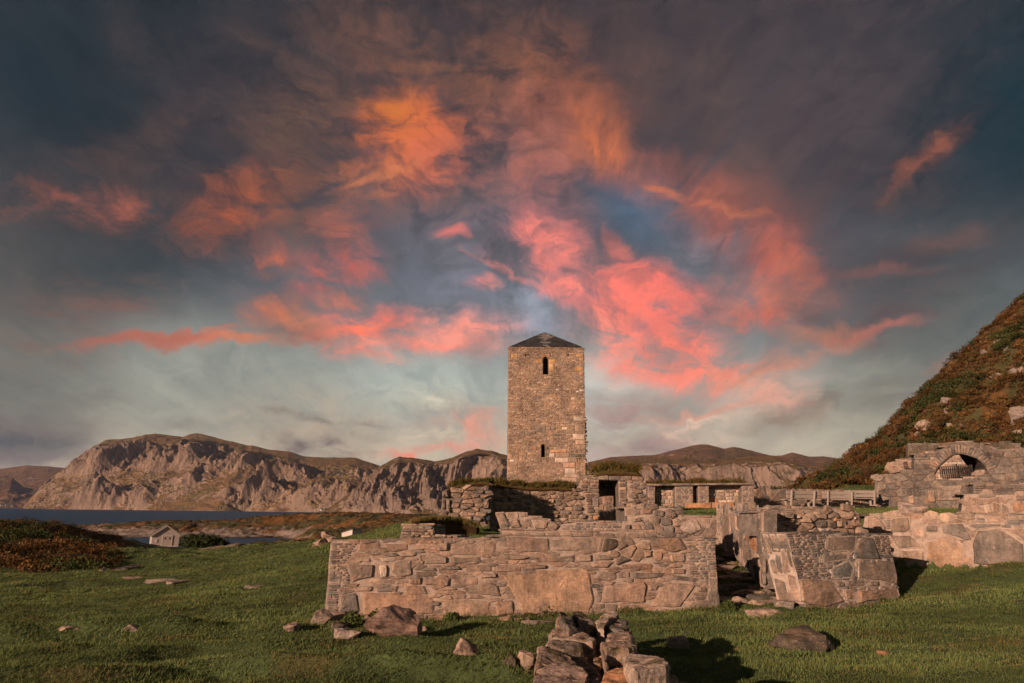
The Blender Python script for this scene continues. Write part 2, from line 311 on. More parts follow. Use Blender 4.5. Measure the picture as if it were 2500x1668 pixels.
# ------------------------------------------------------------------ materials
def new_mat(name):
    mt = bpy.data.materials.new(name); mt.use_nodes = True; t = NT(mt.node_tree)
    b = t.n('ShaderNodeBsdfPrincipled'); o = t.n('ShaderNodeOutputMaterial'); t.l(b.outputs[0], o.inputs[0])
    b.inputs['Specular IOR Level'].default_value = .2
    return mt, t, b
def stone_mat(name, scale=1.0, bump=.6, strata=.35, lich=.35, rust=.35, tone=1.0):
    mt, t, b = new_mat(name)
    co = t.n('ShaderNodeNewGeometry').outputs['Position']
    at = t.n('ShaderNodeAttribute', attribute_name='tint').outputs['Color']
    n1 = t.noise(co, 2.2 * scale, 8, .62, .4); n2 = t.noise(co, 17 * scale, 8, .7); n3 = t.noise(t.mapping(co, rot=(.12, .1, 0), scale=(1.2, 1.2, 9)), 3.5 * scale, 6, .65, .5)
    c = t.mix(1.0, at, t.ramp(n1, [(.3, (.48, .47, .47)), (.48, (.95, .95, .95)), (.68, (1.5, 1.4, 1.3))]), 'MULTIPLY')
    c = t.mix(.85, c, t.ramp(n2, [(.3, (.6, .6, .6)), (.55, (1, 1, 1)), (.72, (1.32, 1.3, 1.27))]), 'MULTIPLY')
    c = t.mix(strata, c, t.ramp(n3, [(.35, (.6, .58, .58)), (.6, (1.18, 1.15, 1.12))]), 'MULTIPLY')
    c = t.mix(t.maprange(t.noise(co, 1.3 * scale, 6, .6, .6), .54, .7, 0, rust), c, (.36, .19, .10))
    c = t.mix(t.maprange(t.noise(co, 6.5 * scale, 7, .72), .58, .68, 0, lich), c, (.56, .48, .41))
    c = t.mix(t.maprange(t.noise(co, 4.1 * scale, 7, .7), .62, .72, 0, .6), c, (.075, .07, .062))
    n4 = t.noise(t.mapping(co, scale=(4.5, 4.5, .55)), 1.6 * scale, 6, .65, .4)
    c = t.mix(.6, c, t.ramp(n4, [(.32, (.55, .53, .52)), (.5, (1, 1, 1)), (.7, (1.2, 1.18, 1.16))]), 'MULTIPLY')
    c = t.mix(t.maprange(n4, .66, .74, 0, .3), c, (.6, .52, .46))
    if tone != 1: c = t.mix(1.0, c, (tone, tone, tone), 'MULTIPLY')
    t.l(c, b.inputs['Base Color']); b.inputs['Roughness'].default_value = .92
    h = t.math('ADD', t.math('MULTIPLY', n2, .5), t.math('ADD', n1, t.math('MULTIPLY', n3, strata * 1.4)))
    bp = t.n('ShaderNodeBump'); bp.inputs['Strength'].default_value = bump; bp.inputs['Distance'].default_value = .06 / scale
    t.l(h, bp.inputs['Height']); t.l(bp.outputs[0], b.inputs['Normal'])
    return mt
def simple_mat(name, col, rough=.8, var=.3, scale=6, bump=.3, dist=.02, col2=None, stretch=(1, 1, 1)):
    mt, t, b = new_mat(name)
    co = t.mapping(t.n('ShaderNodeTexCoord').outputs['Object'], scale=stretch)
    n1 = t.noise(co, scale, 7, .65, .3); n2 = t.noise(co, scale * 6, 5, .6)
    lo = tuple(v * (1 - var) for v in col); hi = col2 or tuple(min(1, v * (1 + var)) for v in col)
    c = t.ramp(n1, [(.3, lo), (.5, col), (.72, hi)])
    c = t.mix(.6, c, t.ramp(n2, [(.3, (.7, .7, .7)), (.65, (1.15, 1.15, 1.15))]), 'MULTIPLY')
    t.l(c, b.inputs['Base Color']); b.inputs['Roughness'].default_value = rough
    bp = t.n('ShaderNodeBump'); bp.inputs['Strength'].default_value = bump; bp.inputs['Distance'].default_value = dist
    t.l(t.math('ADD', n1, t.math('MULTIPLY', n2, .4)), bp.inputs['Height']); t.l(bp.outputs[0], b.inputs['Normal'])
    return mt
def leaf_mat(name, trans=.35):
    mt = bpy.data.materials.new(name); mt.use_nodes = True; t = NT(mt.node_tree)
    at = t.n('ShaderNodeAttribute', attribute_name='tint').outputs['Color']
    d = t.n('ShaderNodeBsdfDiffuse'); tr = t.n('ShaderNodeBsdfTranslucent'); mx = t.n('ShaderNodeMixShader'); mx.inputs[0].default_value = trans
    t.l(at, d.inputs[0]); t.l(at, tr.inputs[0]); t.l(d.outputs[0], mx.inputs[1]); t.l(tr.outputs[0], mx.inputs[2])
    o = t.n('ShaderNodeOutputMaterial'); t.l(mx.outputs[0], o.inputs[0]); return mt
def tinted_mat(name, rough=.95, s1=1.5, bump=.6, dist=.05, lo=.62, hi=1.3, fine=9):
    mt, t, b = new_mat(name)
    co = t.n('ShaderNodeNewGeometry').outputs['Position']
    at = t.n('ShaderNodeAttribute', attribute_name='tint').outputs['Color']
    n1 = t.noise(co, s1, 8, .65, .4); n2 = t.noise(co, s1 * fine, 6, .65)
    c = t.mix(1.0, at, t.ramp(n1, [(.3, (lo,) * 3), (.5, (1, 1, 1)), (.7, (hi,) * 3)]), 'MULTIPLY')
    c = t.mix(.8, c, t.ramp(n2, [(.3, (.65,) * 3), (.68, (1.25,) * 3)]), 'MULTIPLY')
    t.l(c, b.inputs['Base Color']); b.inputs['Roughness'].default_value = rough
    bp = t.n('ShaderNodeBump'); bp.inputs['Strength'].default_value = bump; bp.inputs['Distance'].default_value = dist
    t.l(t.math('ADD', n1, t.math('MULTIPLY', n2, .35)), bp.inputs['Height']); t.l(bp.outputs[0], b.inputs['Normal'])
    return mt
M_STONE = stone_mat('wall_stone', 1.0, .75)
M_STONE_FAR = stone_mat('tower_stone', .55, .6, .3, .2, .25)
M_MORTAR = simple_mat('lime_mortar', (.34, .265, .215), .95, .35, 7, .8, .03)
M_CORE = simple_mat('wall_core', (.16, .135, .115), .95, .5, 5, .9, .06)
M_ROCK = stone_mat('boulder_rock', 2.2, .8, .45, .45, .25)
M_GROUND = tinted_mat('grassland', .95, 1.2, .8, .06)
M_GRASS = leaf_mat('grass_blade', .3)
M_LEAF = leaf_mat('heather_leaf', .2)
M_LAND = tinted_mat('heath_rock', .95, .16, .9, .8, .55, 1.4, 11)

# ------------------------------------------------------------------ surfaces fitted to image points at assumed depths and to hand-set points
def rbf(points, eps=1e-6):
    P = np.array(points, float); X = P[:, :2]; z = P[:, 2]; n = len(P)
    d = np.linalg.norm(X[:, None] - X[None], axis=2)
    A = np.zeros((n + 3, n + 3)); A[:n, :n] = d + np.eye(n) * eps
    A[:n, n] = 1; A[:n, n + 1:] = X; A[n, :n] = 1; A[n + 1:, :n] = X.T
    w = np.linalg.solve(A, np.concatenate([z, np.zeros(3)]))
    def f(x, y):
        sh = np.shape(x); q = np.stack([np.ravel(x), np.ravel(y)], 1); out = np.empty(len(q))
        for i in range(0, len(q), 20000):
            c = q[i:i + 20000]; out[i:i + 20000] = np.linalg.norm(c[:, None] - X[None], axis=2) @ w[:n] + w[n] + c @ w[n + 1:]
        return out.reshape(sh)
    return f
def warp_pts(*pts): return [tuple(W(*p)) for p in pts]
def grid_faces(nr, nc):
    i = np.arange((nr - 1) * (nc - 1)); r = i // (nc - 1); c = i % (nc - 1); a = r * nc + c
    return np.stack([a, a + 1, a + nc + 1, a + nc], 1)

GP = warp_pts((0, 1668, 9.6), (600, 1668, 9.8), (1250, 1668, 9.9), (1900, 1668, 9.6), (2500, 1668, 9.2),
    (300, 1570, 13.0), (950, 1575, 12.1), (1600, 1590, 11.8), (2100, 1600, 11.6), (2480, 1560, 12.2),
    (795, 1527, 14.6), (1000, 1524, 14.7), (1280, 1516, 15.2), (1757, 1489, 16.2), (1955, 1480, 16.0), (2010, 1490, 16.2), (2194, 1457, 17.4), (2196, 1396, 20.2), (2500, 1378, 18.6),
    (400, 1500, 16.5), (0, 1500, 18.5), (0, 1440, 24), (450, 1440, 24), (740, 1440, 20), (0, 1398, 33), (280, 1392, 36), (600, 1395, 34), (740, 1372, 36),
    (420, 1368, 60), (700, 1348, 60), (430, 1352, 95), (250, 1345, 110), (620, 1350, 105), (428, 1366, 75), (428, 1359, 90), (300, 1366, 72), (300, 1358, 90), (600, 1366, 75), (600, 1358, 90), (500, 1366, 75), (500, 1358, 92), (500, 1348, 128), (690, 1356, 72), (690, 1350, 95), (690, 1343, 125), (690, 1335, 145), (430, 1340, 142), (300, 1335, 150), (620, 1335, 130),
    (760, 1330, 80), (800, 1312, 100), (860, 1316, 32), (975, 1280, 32), (900, 1305, 60), (1000, 1285, 80),
    (0, 1300, 50), (60, 1279, 70), (130, 1282, 72), (200, 1294, 76), (270, 1310, 84), (0, 1350, 40), (150, 1350, 42), (235, 1345, 48), (0, 1290, 95), (150, 1300, 105), (330, 1322, 105),
    (1820, 1420, 19.5), (1800, 1380, 22.5), (1770, 1340, 26.5))
GP += [(x, y, z + 8.7) for x, y, z in [
    (0, 0, -1.66), (-6, 3, -1.9), (6, 3, -1.7), (-25, -10, -1.6), (25, -10, -.8), (0, -25, -1.0), (-45, -25, -1.6), (50, -25, 2), (0, -60, 0),
    (.9, 8, -2.12), (-3, 6, -2.0), (4, 6, -1.95), (12, 12, -1.75), (22, 14, -1.0), (22, 22, -.9), (-14, 10, -2.1), (-24, 14, -2.5),
    (0, 34, -1.2), (2, 48, -1.2), (-2, 90, -2.6), (0, 140, -5), (-6, 48, -1.3), (12, 34, -.9), (10, 60, -.4), (14, 90, -.8), (30, 120, -1), (8, 20, -1.75), (14, 24, -1.3),
    (24, 42, -.2), (34, 46, .3), (20, 55, .3), (-90, 40, -4.5), (-100, 90, -7.5), (-60, 30, -3.4), (-50, 120, -7.9), (-20, 160, -8.2), (20, 170, -5), (-70, 20, -3.2), (-50, 60, -1.3), (-62, 66, -1.6), (-45, 72, -2.4), (-75, 130, -9.6), (-130, 110, -10.5), (-110, 60, -7.0), (-100, 166, -11.2), (-78, 167, -11.2), (-58, 168, -11.2), (-40, 172, -10.8), (-120, 150, -11)]]
GP += warp_pts((1985, 1203, 58), (2080, 1162, 66), (2130, 1146, 72), (2190, 1080, 78), (2270, 980, 82), (2340, 895, 86), (2420, 800, 89), (2500, 712, 92),
    (2620, 580, 96), (2320, 1090, 60), (2500, 1090, 52), (2500, 900, 75), (2640, 1000, 60), (2800, 700, 85), (2200, 1140, 58), (2050, 1180, 52))
GP += [(30, 100, 8.0), (45, 115, 9.5), (70, 125, 16), (40, 150, 4), (80, 160, 10), (110, 60, 60), (110, 110, 62), (70, 45, 24), (60, 20, 12), (100, 10, 34), (60, 170, 2)]
ground_fn = rbf(GP)
# the terrace levels held up by the ruin's walls
def terrace(x, y, z):
    l1 = 8.7 - .78 + .004 * (y - 16)
    yf = 15.55 + (x + 5.6) * .12
    m1 = sstep(y, yf + .15, yf + .5) * (1 - sstep(y, 30, 33)) * sstep(x, -3.7 - .25 * np.maximum(y - 16, 0), -2.9 - .05 * np.maximum(y - 16, 0)) * (1 - sstep(x, 4.0 + .05 * (y - 16), 4.35 + .05 * (y - 16)))
    z = z * (1 - m1) + np.maximum(z, l1) * m1
    m2 = sstep(y, 27.2, 27.7) * (1 - sstep(y, 50, 56)) * sstep(x, 6.2, 7.4) * (1 - sstep(x, 27, 33))
    z = z * (1 - m2) + np.maximum(z, 8.7 + .02 + .024 * (y - 27)) * m2
    yw = 20.0 - .6 * (x - 10.8)
    m3 = sstep(y, yw + .3, yw + .8) * (1 - sstep(y, 50, 56)) * sstep(x, 8.6, 9.2) * (1 - sstep(x, 27, 33))
    return z * (1 - m3) + np.maximum(z, 8.7 - .06 + .02 * np.maximum(y - 22, 0)) * m3
def relief(x, y):
    d = np.hypot(x, y)
    n = .085 * fbm(x * .33, y * .62, 4, 2) + .075 * fbm(x * .9, y * 1.5, 3, 9) * (d < 60)
    n = n + .16 * fbm(x * .11, y * .16, 3, 21) * sstep(d, 14, 26)
    # a low bank that crosses the grass in front of the terrace wall
    ln = 10.35 + .05 * x + .12 * np.sin(x * 1.3)
    n = n + .26 * np.exp(-((y - ln) / .30) ** 2) * sstep(x, -5.5, -3.6) * (1 - sstep(x, .0, .5))
    ln = 13.6 + .10 * (x + 7) + .3 * np.sin(x * .8)
    n = n + .24 * np.exp(-((y - ln) / .42) ** 2) * (1 - sstep(x, -6.6, -5.5)) * sstep(x, -13, -10)
    ln = 9.6 + .03 * x + .2 * np.sin(x * 1.1)
    n = n + .2 * np.exp(-((y - ln) / .32) ** 2) * (1 - sstep(x, -5.2, -4.2))
    n = n + .11 * np.maximum(0, ridged(x * .16, y * .42, 3, 88) - .75) * sstep(-x, -2, 4) * sstep(d, 9, 13)
    hill = sstep(x, 24, 40) * sstep(y, 40, 55); heath = sstep(-x, 11, 15) * sstep(y, 34, 40) * (1 - sstep(y, 100, 120))
    return n + hill * (2.0 * fbm(x * .11, y * .11, 5, 5) + .7 * ridged(x * .25, y * .25, 3, 8) - 2.2) + heath * .35 * fbm(x * .3, y * .3, 4, 4)
def ground_z(x, y):
    x = np.asarray(x, float); y = np.asarray(y, float)
    return terrace(x, y, ground_fn(x, y) + relief(x, y))
ys = np.concatenate([np.linspace(-60, 2, 24), np.geomspace(2.15, 175, 430)]); ss = np.linspace(-1, 1, 460)
Yg, Sg = np.meshgrid(ys, ss, indexing='ij'); Xg = Sg * (14 + .93 * np.maximum(Yg, 0) + .6 * np.maximum(-Yg, 0))
Zg = ground_z(Xg, Yg)
def heath_mask(x, y):
    n = 2.0 * fbm(x * .12, y * .12, 4, 31)
    left = sstep(-x - .53 * y + 1.5 * n, 0, 2.2) * sstep(y + n, 33, 36.5)
    brown = sstep(y + 4 * n, 92, 104) * (x < 12) * .45; left = left * (1 - sstep(y, 86, 94) * sstep(x, -62, -50)); left = np.maximum(left, brown)
    right = sstep(x + n, 21, 24) * sstep(y + n, 50, 53)
    right = np.maximum(right, sstep(x, 26, 30) * sstep(y, 46, 48))
    return np.clip(np.maximum(left, right), 0, 1)
def ground_col(x, y):
    g = np.stack([np.full(x.shape, .068), np.full(x.shape, .098), np.full(x.shape, .034)], -1)
    dry = sstep(fbm(x * .5, y * .8, 4, 41), .12, .5)[..., None]
    g = g * (1 - .55 * dry) + np.array([.12, .09, .035]) * .55 * dry
    g = g * (1 + .35 * fbm(x * 1.7, y * 2.2, 3, 43))[..., None]
    h = heath_mask(x, y)[..., None]
    hb = sstep(fbm(x * .35, y * .35, 4, 51), -.25, .3)[..., None]
    hc = np.array([.12, .06, .022]) * hb + np.array([.055, .058, .022]) * (1 - hb)
    return g * (1 - h) + hc * h
gc = ground_col(Xg, Yg)
rockm = (sstep(fbm(Xg * .28, Yg * .28, 4, 61, .6), .62, .72) * sstep(Xg, 26, 32) * sstep(Yg, 52, 58))[..., None]
gc = gc * (1 - rockm) + np.array([.30, .25, .21]) * rockm
lowm = sstep(-(Zg - 8.7), 7.6, 8.3)[..., None]
gc = gc * (1 - lowm) + np.array([.20, .16, .125]) * lowm
go = mesh_obj('ground', np.stack([Xg.ravel(), Yg.ravel(), Zg.ravel()], 1), grid_faces(*Xg.shape), M_GROUND, tint=gc.reshape(-1, 3), smooth=True)
tag(go, 'rough green pasture falling to brown heath by the water', 'ground', kind='structure')

# ------------------------------------------------------------------ sea and far land
mt, t, b = new_mat('sea_water')
co = t.n('ShaderNodeNewGeometry').outputs['Position']
w1 = t.noise(t.mapping(co, rot=(0, 0, .25), scale=(.35, 1, 1)), .22, 6, .6, .4); w2 = t.noise(t.mapping(co, scale=(.15, 1, 1)), .035, 4, .6)
c = t.mix(w2, (.018, .054, .112), (.032, .080, .155)); t.l(c, b.inputs['Base Color'])
b.inputs['Roughness'].default_value = .5; b.inputs['Specular IOR Level'].default_value = .12
bp = t.n('ShaderNodeBump'); bp.inputs['Strength'].default_value = .9; bp.inputs['Distance'].default_value = 1.6; t.l(w1, bp.inputs['Height']); t.l(bp.outputs[0], b.inputs['Normal'])
mesh_obj('sea', [(-9000, 60, 0), (9000, 60, 0), (9000, 9000, 0), (-9000, 9000, 0)], [[0, 1, 2, 3]], mt)['kind'] = 'structure'
tag(bpy.data.objects['sea'], 'dark blue sea between the pasture and the mountains', 'sea')
mesh_obj('seabed', [(-9000, -200, -14), (9000, -200, -14), (9000, 9000, -14), (-9000, 9000, -14)], [[0, 1, 2, 3]], M_CORE)['kind'] = 'structure'
tag(bpy.data.objects['seabed'], 'dark sea bed under the water', 'sea bed')
# rocky headland beyond the inlet
HP = warp_pts((150, 1291, 290), (220, 1286, 282), (330, 1276, 272), (430, 1274, 268), (560, 1275, 262), (640, 1262, 262), (720, 1257, 255), (790, 1258, 245), (830, 1263, 230), (868, 1270, 212), (911, 1279, 190), (960, 1282, 165), (1050, 1288, 140), (1100, 1290, 125),
    (330, 1312, 216), (430, 1314, 214), (600, 1314, 220), (700, 1311, 230), (560, 1292, 236), (430, 1290, 238), (700, 1288, 236), (800, 1300, 180), (760, 1296, 172), (900, 1292, 165), (860, 1308, 120), (800, 1316, 118), (760, 1325, 122), (1000, 1290, 120))
HP += [(x, y, z) for x, y, z in [(-205, 286, .3), (-230, 300, -2), (-180, 262, -.6), (-260, 280, -3), (-150, 225, -1.5), (-118, 205, -1.5), (-150, 320, -3), (-100, 330, -3), (-50, 330, -3), (0, 320, -3), (40, 280, -3), (40, 180, 2), (30, 120, 5), (0, 110, 4.6), (-90, 180, -3), (-60, 172, -2.5),
    (-130, 180, -3), (-170, 190, -3), (-260, 220, -4), (-260, 340, -4), (60, 340, -4), (-50, 205, -1.3), (-42, 165, -1), (-70, 205, -2), (-110, 292, 2.0), (-60, 296, 2.6), (-20, 280, 3), (0, 240, 4)]]
hf = rbf(HP)
hx = np.linspace(-250, 40, 560); hy = np.geomspace(112, 345, 330); HYg, HXg = np.meshgrid(hy, hx, indexing='ij')
hz = hf(HXg, HYg)
am = sstep(hz, -1.0, 1.5)
hz = hz + am * (.55 * fbm(HXg * .05, HYg * .05, 5, 71) + .7 * ridged(HXg * .09, HYg * .12, 5, 73, .6) + .6 * ridged(HXg * .35, HYg * .4, 4, 74, .6) - 1.6)
nn = fbm(HXg * .06, HYg * .09, 5, 75)
hv = sstep(hz + 2.6 * nn + 2.2 * fbm(HXg * .3, HYg * .35, 4, 79, .65), 1.5, 2.7)[..., None]; hb = sstep(fbm(HXg * .1, HYg * .1, 4, 77), -.2, .25)[..., None]
hc = (np.array([.15, .075, .026]) * hb + np.array([.065, .058, .024]) * (1 - hb)) * hv + np.array([.27, .215, .175]) * (1 - hv) * (1 + .4 * nn)[..., None]
tide = sstep(-hz, -.55, -.1)[..., None]; hc = hc * (1 - tide) + np.array([.05, .04, .03]) * tide
tag(mesh_obj('headland', np.stack([HXg.ravel(), HYg.ravel(), hz.ravel()], 1), grid_faces(*HXg.shape), M_LAND, tint=hc.reshape(-1, 3), smooth=False), 'low rocky headland with brown heather beyond the inlet', 'headland', kind='structure')

# ------------------------------------------------------------------ mountains
def mountain_mat(name, rock, grass, grass2, scree, t0=.34, t1=.52):
    mt, t, b = new_mat(name)
    geo = t.n('ShaderNodeNewGeometry'); co = geo.outputs['Position']
    sp = t.n('ShaderNodeSeparateXYZ'); t.l(geo.outputs['Normal'], sp.inputs[0])
    n1 = t.noise(co, .006, 9, .62, .5); n2 = t.noise(co, .03, 8, .68, .3); n3 = t.noise(t.mapping(co, scale=(1, 1, .16)), .035, 8, .7, .6)
    gr = t.mix(t.maprange(n1, .4, .62, 0, 1), grass, grass2)
    gr = t.mix(1.0, gr, t.ramp(n2, [(.32, (.5, .52, .55)), (.5, (1, 1, 1)), (.68, (1.4, 1.35, 1.3))]), 'MULTIPLY')
    rk = t.mix(1.0, rock, t.ramp(n3, [(.3, (.5, .5, .52)), (.52, (1, 1, 1)), (.7, (1.4, 1.36, 1.3))]), 'MULTIPLY')
    sl_ = t.math('ADD', sp.outputs[2], t.math('MULTIPLY', t.math('SUBTRACT', n2, .5), .9))
    sl_ = t.math('ADD', sl_, t.math('MULTIPLY', t.math('SUBTRACT', n1, .5), .9))
    c = t.mix(t.maprange(sl_, t0, t1, 0, 1), rk, gr)
    c = t.mix(t.maprange(t.noise(t.mapping(co, scale=(1, 1, .35)), .009, 7, .65, .8), .60, .68, 0, .75), c, scree)
    t.l(c, b.inputs['Base Color']); b.inputs['Roughness'].default_value = .95
    bp = t.n('ShaderNodeBump'); bp.inputs['Strength'].default_value = .9; bp.inputs['Distance'].default_value = 26
    t.l(t.math('ADD', n2, t.math('MULTIPLY', n3, .8)), bp.inputs['Height']); t.l(bp.outputs[0], b.inputs['Normal'])
    return mt
M_MT = mountain_mat('mountain_side', (.27, .195, .145), (.185, .11, .05), (.13, .098, .042), (.33, .25, .20))
M_CL = mountain_mat('cliff_side', (.27, .20, .155), (.185, .11, .05), (.13, .098, .042), (.33, .25, .20), .56, .76)
M_MB = mountain_mat('brown_fell', (.25, .18, .135), (.19, .10, .05), (.13, .085, .042), (.36, .28, .23))
def mountain(name, label, sky_px, base, ridge, prof, mat, seed, amp, skew, wl, cols=700, rows=170, zk=.4, tooth=2.0):
    px = np.linspace(sky_px[0][0], sky_px[-1][0], cols)
    py = np.interp(px, [q[0] for q in sky_px], [q[1] for q in sky_px])
    py = py + tooth * fbm(px / 40, px * 0 + seed, 5, seed)
    yb = np.interp(px, [q[0] for q in base], [q[1] for q in base]); yr = np.interp(px, [q[0] for q in ridge], [q[1] for q in ridge])
    ts = np.concatenate([np.linspace(0, 1, rows), np.linspace(1.02, 1.6, 14)])
    D_ = np.array([sight(a, c) for a, c in zip(px, py)]); az_ = D_[:, 0] / D_[:, 1]
    zr = EYE[2] + D_[:, 2] / D_[:, 1] * yr
    Tt, C_ = np.meshgrid(ts, np.arange(cols), indexing='ij')
    Y = yb[C_] + (yr - yb)[C_] * Tt; X = az_[C_] * (yb[C_] * .5 + Y * .5) + (az_[C_] * .5) * (Y - yb[C_])
    X = az_[C_] * Y
    pr = np.interp(np.clip(Tt, 0, 1), [p[0] for p in prof], [p[1] for p in prof])
    z = zr[C_] * pr
    back = np.clip(Tt - 1, 0, 1); z = z * (1 - back * .9)
    sx_ = (X - skew * z) / wl; sy_ = (Y + zk * z) / wl
    wx = .35 * fbm(X / wl * .7, Y / wl * .7, 3, seed + 5)
    r1 = ridged(sx_ + wx, sy_ * .5 + wx, 7, seed, .47)
    sy2 = (Y + (.9 if zk > .15 else .12) * z) / wl; r2 = ridged(sx_ * 2.6 + wx * 2, sy2 * 1.7, 5, seed + 7, .5)
    tt = np.clip(Tt, 0, 1)
    env = np.minimum(1, tt * 6) * (1 - sstep(tt, .62, .98) * .93) * np.minimum(1, zr[C_] / 120) * ((.28 if zk > .15 else .75) + (1.1 if zk > .15 else .5) * sstep(fbm(X / wl * .55, (Y + z) / wl * .55, 3, seed + 9), -.22, .3))
    r3 = ridged(sx_ * 6.3 + 2 * sy2, sy2 * 5.6 + wx * 2, 4, seed + 13, .6)
    z = z + env * amp * (.62 * (r1 - .95) + .22 * (r2 - .85) + (.11 if zk > .15 else .06) * (r3 - .85))
    Y = Y - env * amp * (.8 * (r1 - .95) + .25 * (r2 - .85) + .07 * (r3 - .85))
    lim = EYE[2] + (D_[:, 2] / D_[:, 1])[C_] * Y * np.where(Tt <= 1, .80 + .20 * tt, 1)
    z = np.where(tt < 1, lim - np.log1p(np.exp(np.clip((lim - z) / 14, -30, 30))) * 14 * (1 - sstep(tt, .8, 1)) - np.maximum(lim - z, 0) * sstep(tt, .8, 1), z)
    z = np.where(Tt > 0, np.maximum(z, .6 + 2 * Tt), -3)
    o = mesh_obj(name, np.stack([X.ravel(), Y.ravel(), z.ravel()], 1), grid_faces(*X.shape), mat, smooth=False)
    return tag(o, label, 'mountain', kind='structure')
P_STEEP = [(0, 0), (.08, .05), (.3, .32), (.6, .66), (.85, .9), (1, 1)]
P_CLIFF = [(0, 0), (.2, .08), (.45, .24), (.55, .62), (.68, .86), (1, 1)]
mountain('mountain', 'long craggy mountain with tan gullies across the water', [(40, 1246), (53, 1240), (78, 1213), (118, 1181), (161, 1143), (196, 1119), (228, 1092), (262, 1074), (303, 1072), (330, 1066), (356, 1061), (418, 1064), (445, 1067), (462, 1062), (480, 1058), (509, 1064), (563, 1078), (600, 1087), (616, 1088), (654, 1098), (707, 1103), (747, 1115), (828, 1118), (868, 1118), (900, 1128), (927, 1138), (1000, 1180), (1060, 1215)],
    [(40, 3500), (500, 3000), (900, 2500), (1060, 2500)], [(40, 3560), (110, 3750), (250, 3950), (480, 3900), (700, 3600), (927, 3300), (1060, 3200)], P_STEEP, M_MT, 3, 135, .8, 340, 900, 260, zk=.22)
mountain('mountain', 'rounded mountain with fluted grey cliffs left of the tower', [(776, 1256), (790, 1249), (854, 1205), (895, 1170), (929, 1138), (950, 1126), (975, 1116), (1015, 1120), (1061, 1128), (1082, 1123), (1104, 1119), (1133, 1106), (1163, 1098), (1203, 1102), (1225, 1110), (1290, 1122), (1350, 1140), (1420, 1160), (1480, 1190)],
    [(776, 2250), (1250, 1900), (1480, 1800)], [(776, 2300), (850, 2420), (980, 2560), (1160, 2560), (1480, 2350)], P_CLIFF, M_CL, 12, 85, .12, 170, 700, 200, zk=.1)
mountain('mountain', 'bare brown fell on the skyline right of the tower', [(1380, 1150), (1436, 1129), (1489, 1117), (1540, 1114), (1596, 1112), (1630, 1104), (1660, 1096), (1690, 1088), (1713, 1085), (1730, 1086), (1769, 1096), (1790, 1092), (1807, 1093), (1835, 1100), (1862, 1108), (1885, 1113), (1907, 1113), (1934, 1106), (1955, 1110), (1975, 1116), (2010, 1115), (2040, 1119), (2062, 1120), (2095, 1112), (2130, 1103), (2182, 1085), (2260, 1060), (2340, 1050)],
    [(1380, 2900), (2340, 2700)], [(1380, 3600), (2340, 3500)], [(0, 0), (.4, .6), (1, 1)], M_MB, 23, 40, .2, 260, 700, 110, tooth=1.2)
mountain('mountain', 'grey cliff face with dark gullies above the benches', [(1340, 1170), (1400, 1140), (1436, 1130), (1520, 1124), (1600, 1119), (1650, 1121), (1700, 1125), (1769, 1120), (1838, 1114), (1893, 1115), (1941, 1128), (1975, 1135), (2044, 1138), (2113, 1141), (2200, 1146), (2300, 1160)],
    [(1340, 1750), (2300, 1550)], [(1340, 2200), (2300, 2000)], [(0, 0), (.25, .10), (.42, .3), (.55, .74), (.7, .9), (1, 1)], M_CL, 34, 60, .1, 190, 800, 200, zk=.05, tooth=1.0)
mountain('mountain', 'far low purple brown hill at the left edge of the fjord', [(-200, 1175), (-60, 1150), (0, 1145), (64, 1137), (120, 1139), (158, 1143), (230, 1160), (330, 1200), (420, 1243)],
    [(-200, 5200), (420, 5200)], [(-200, 6400), (420, 6300)], [(0, 0), (.2, .1), (.6, .6), (1, 1)], M_MB, 45, 60, .3, 500, 300, 80, tooth=.8)
mountain('hill', 'dark low foothill at the left edge below the far hill', [(-200, 1165), (0, 1164), (30, 1168), (60, 1190), (95, 1196), (130, 1215), (180, 1230), (240, 1243)],
    [(-200, 4600), (240, 4600)], [(-200, 5150), (240, 5150)], [(0, 0), (.2, .1), (.6, .6), (1, 1)], M_MB, 47, 40, .3, 400, 200, 60, tooth=1.2)['category'] = 'hill'

# ------------------------------------------------------------------ the air
vs, fs = box((0, 4400, 262), (19000, 10200, 556)); hz_m = bpy.data.materials.new('haze_air'); hz_m.use_nodes = True; t = NT(hz_m.node_tree)
pv = t.n('ShaderNodeVolumePrincipled'); pv.inputs['Color'].default_value = (.50, .66, 1.0, 1); pv.inputs['Density'].default_value = 2.0e-5; pv.inputs['Anisotropy'].default_value = 0.0
o = t.n('ShaderNodeOutputMaterial'); t.l(pv.outputs[0], o.inputs['Volume'])
tag(mesh_obj('haze', vs, fs, hz_m), 'thin evening haze over the fjord', 'haze', kind='stuff')

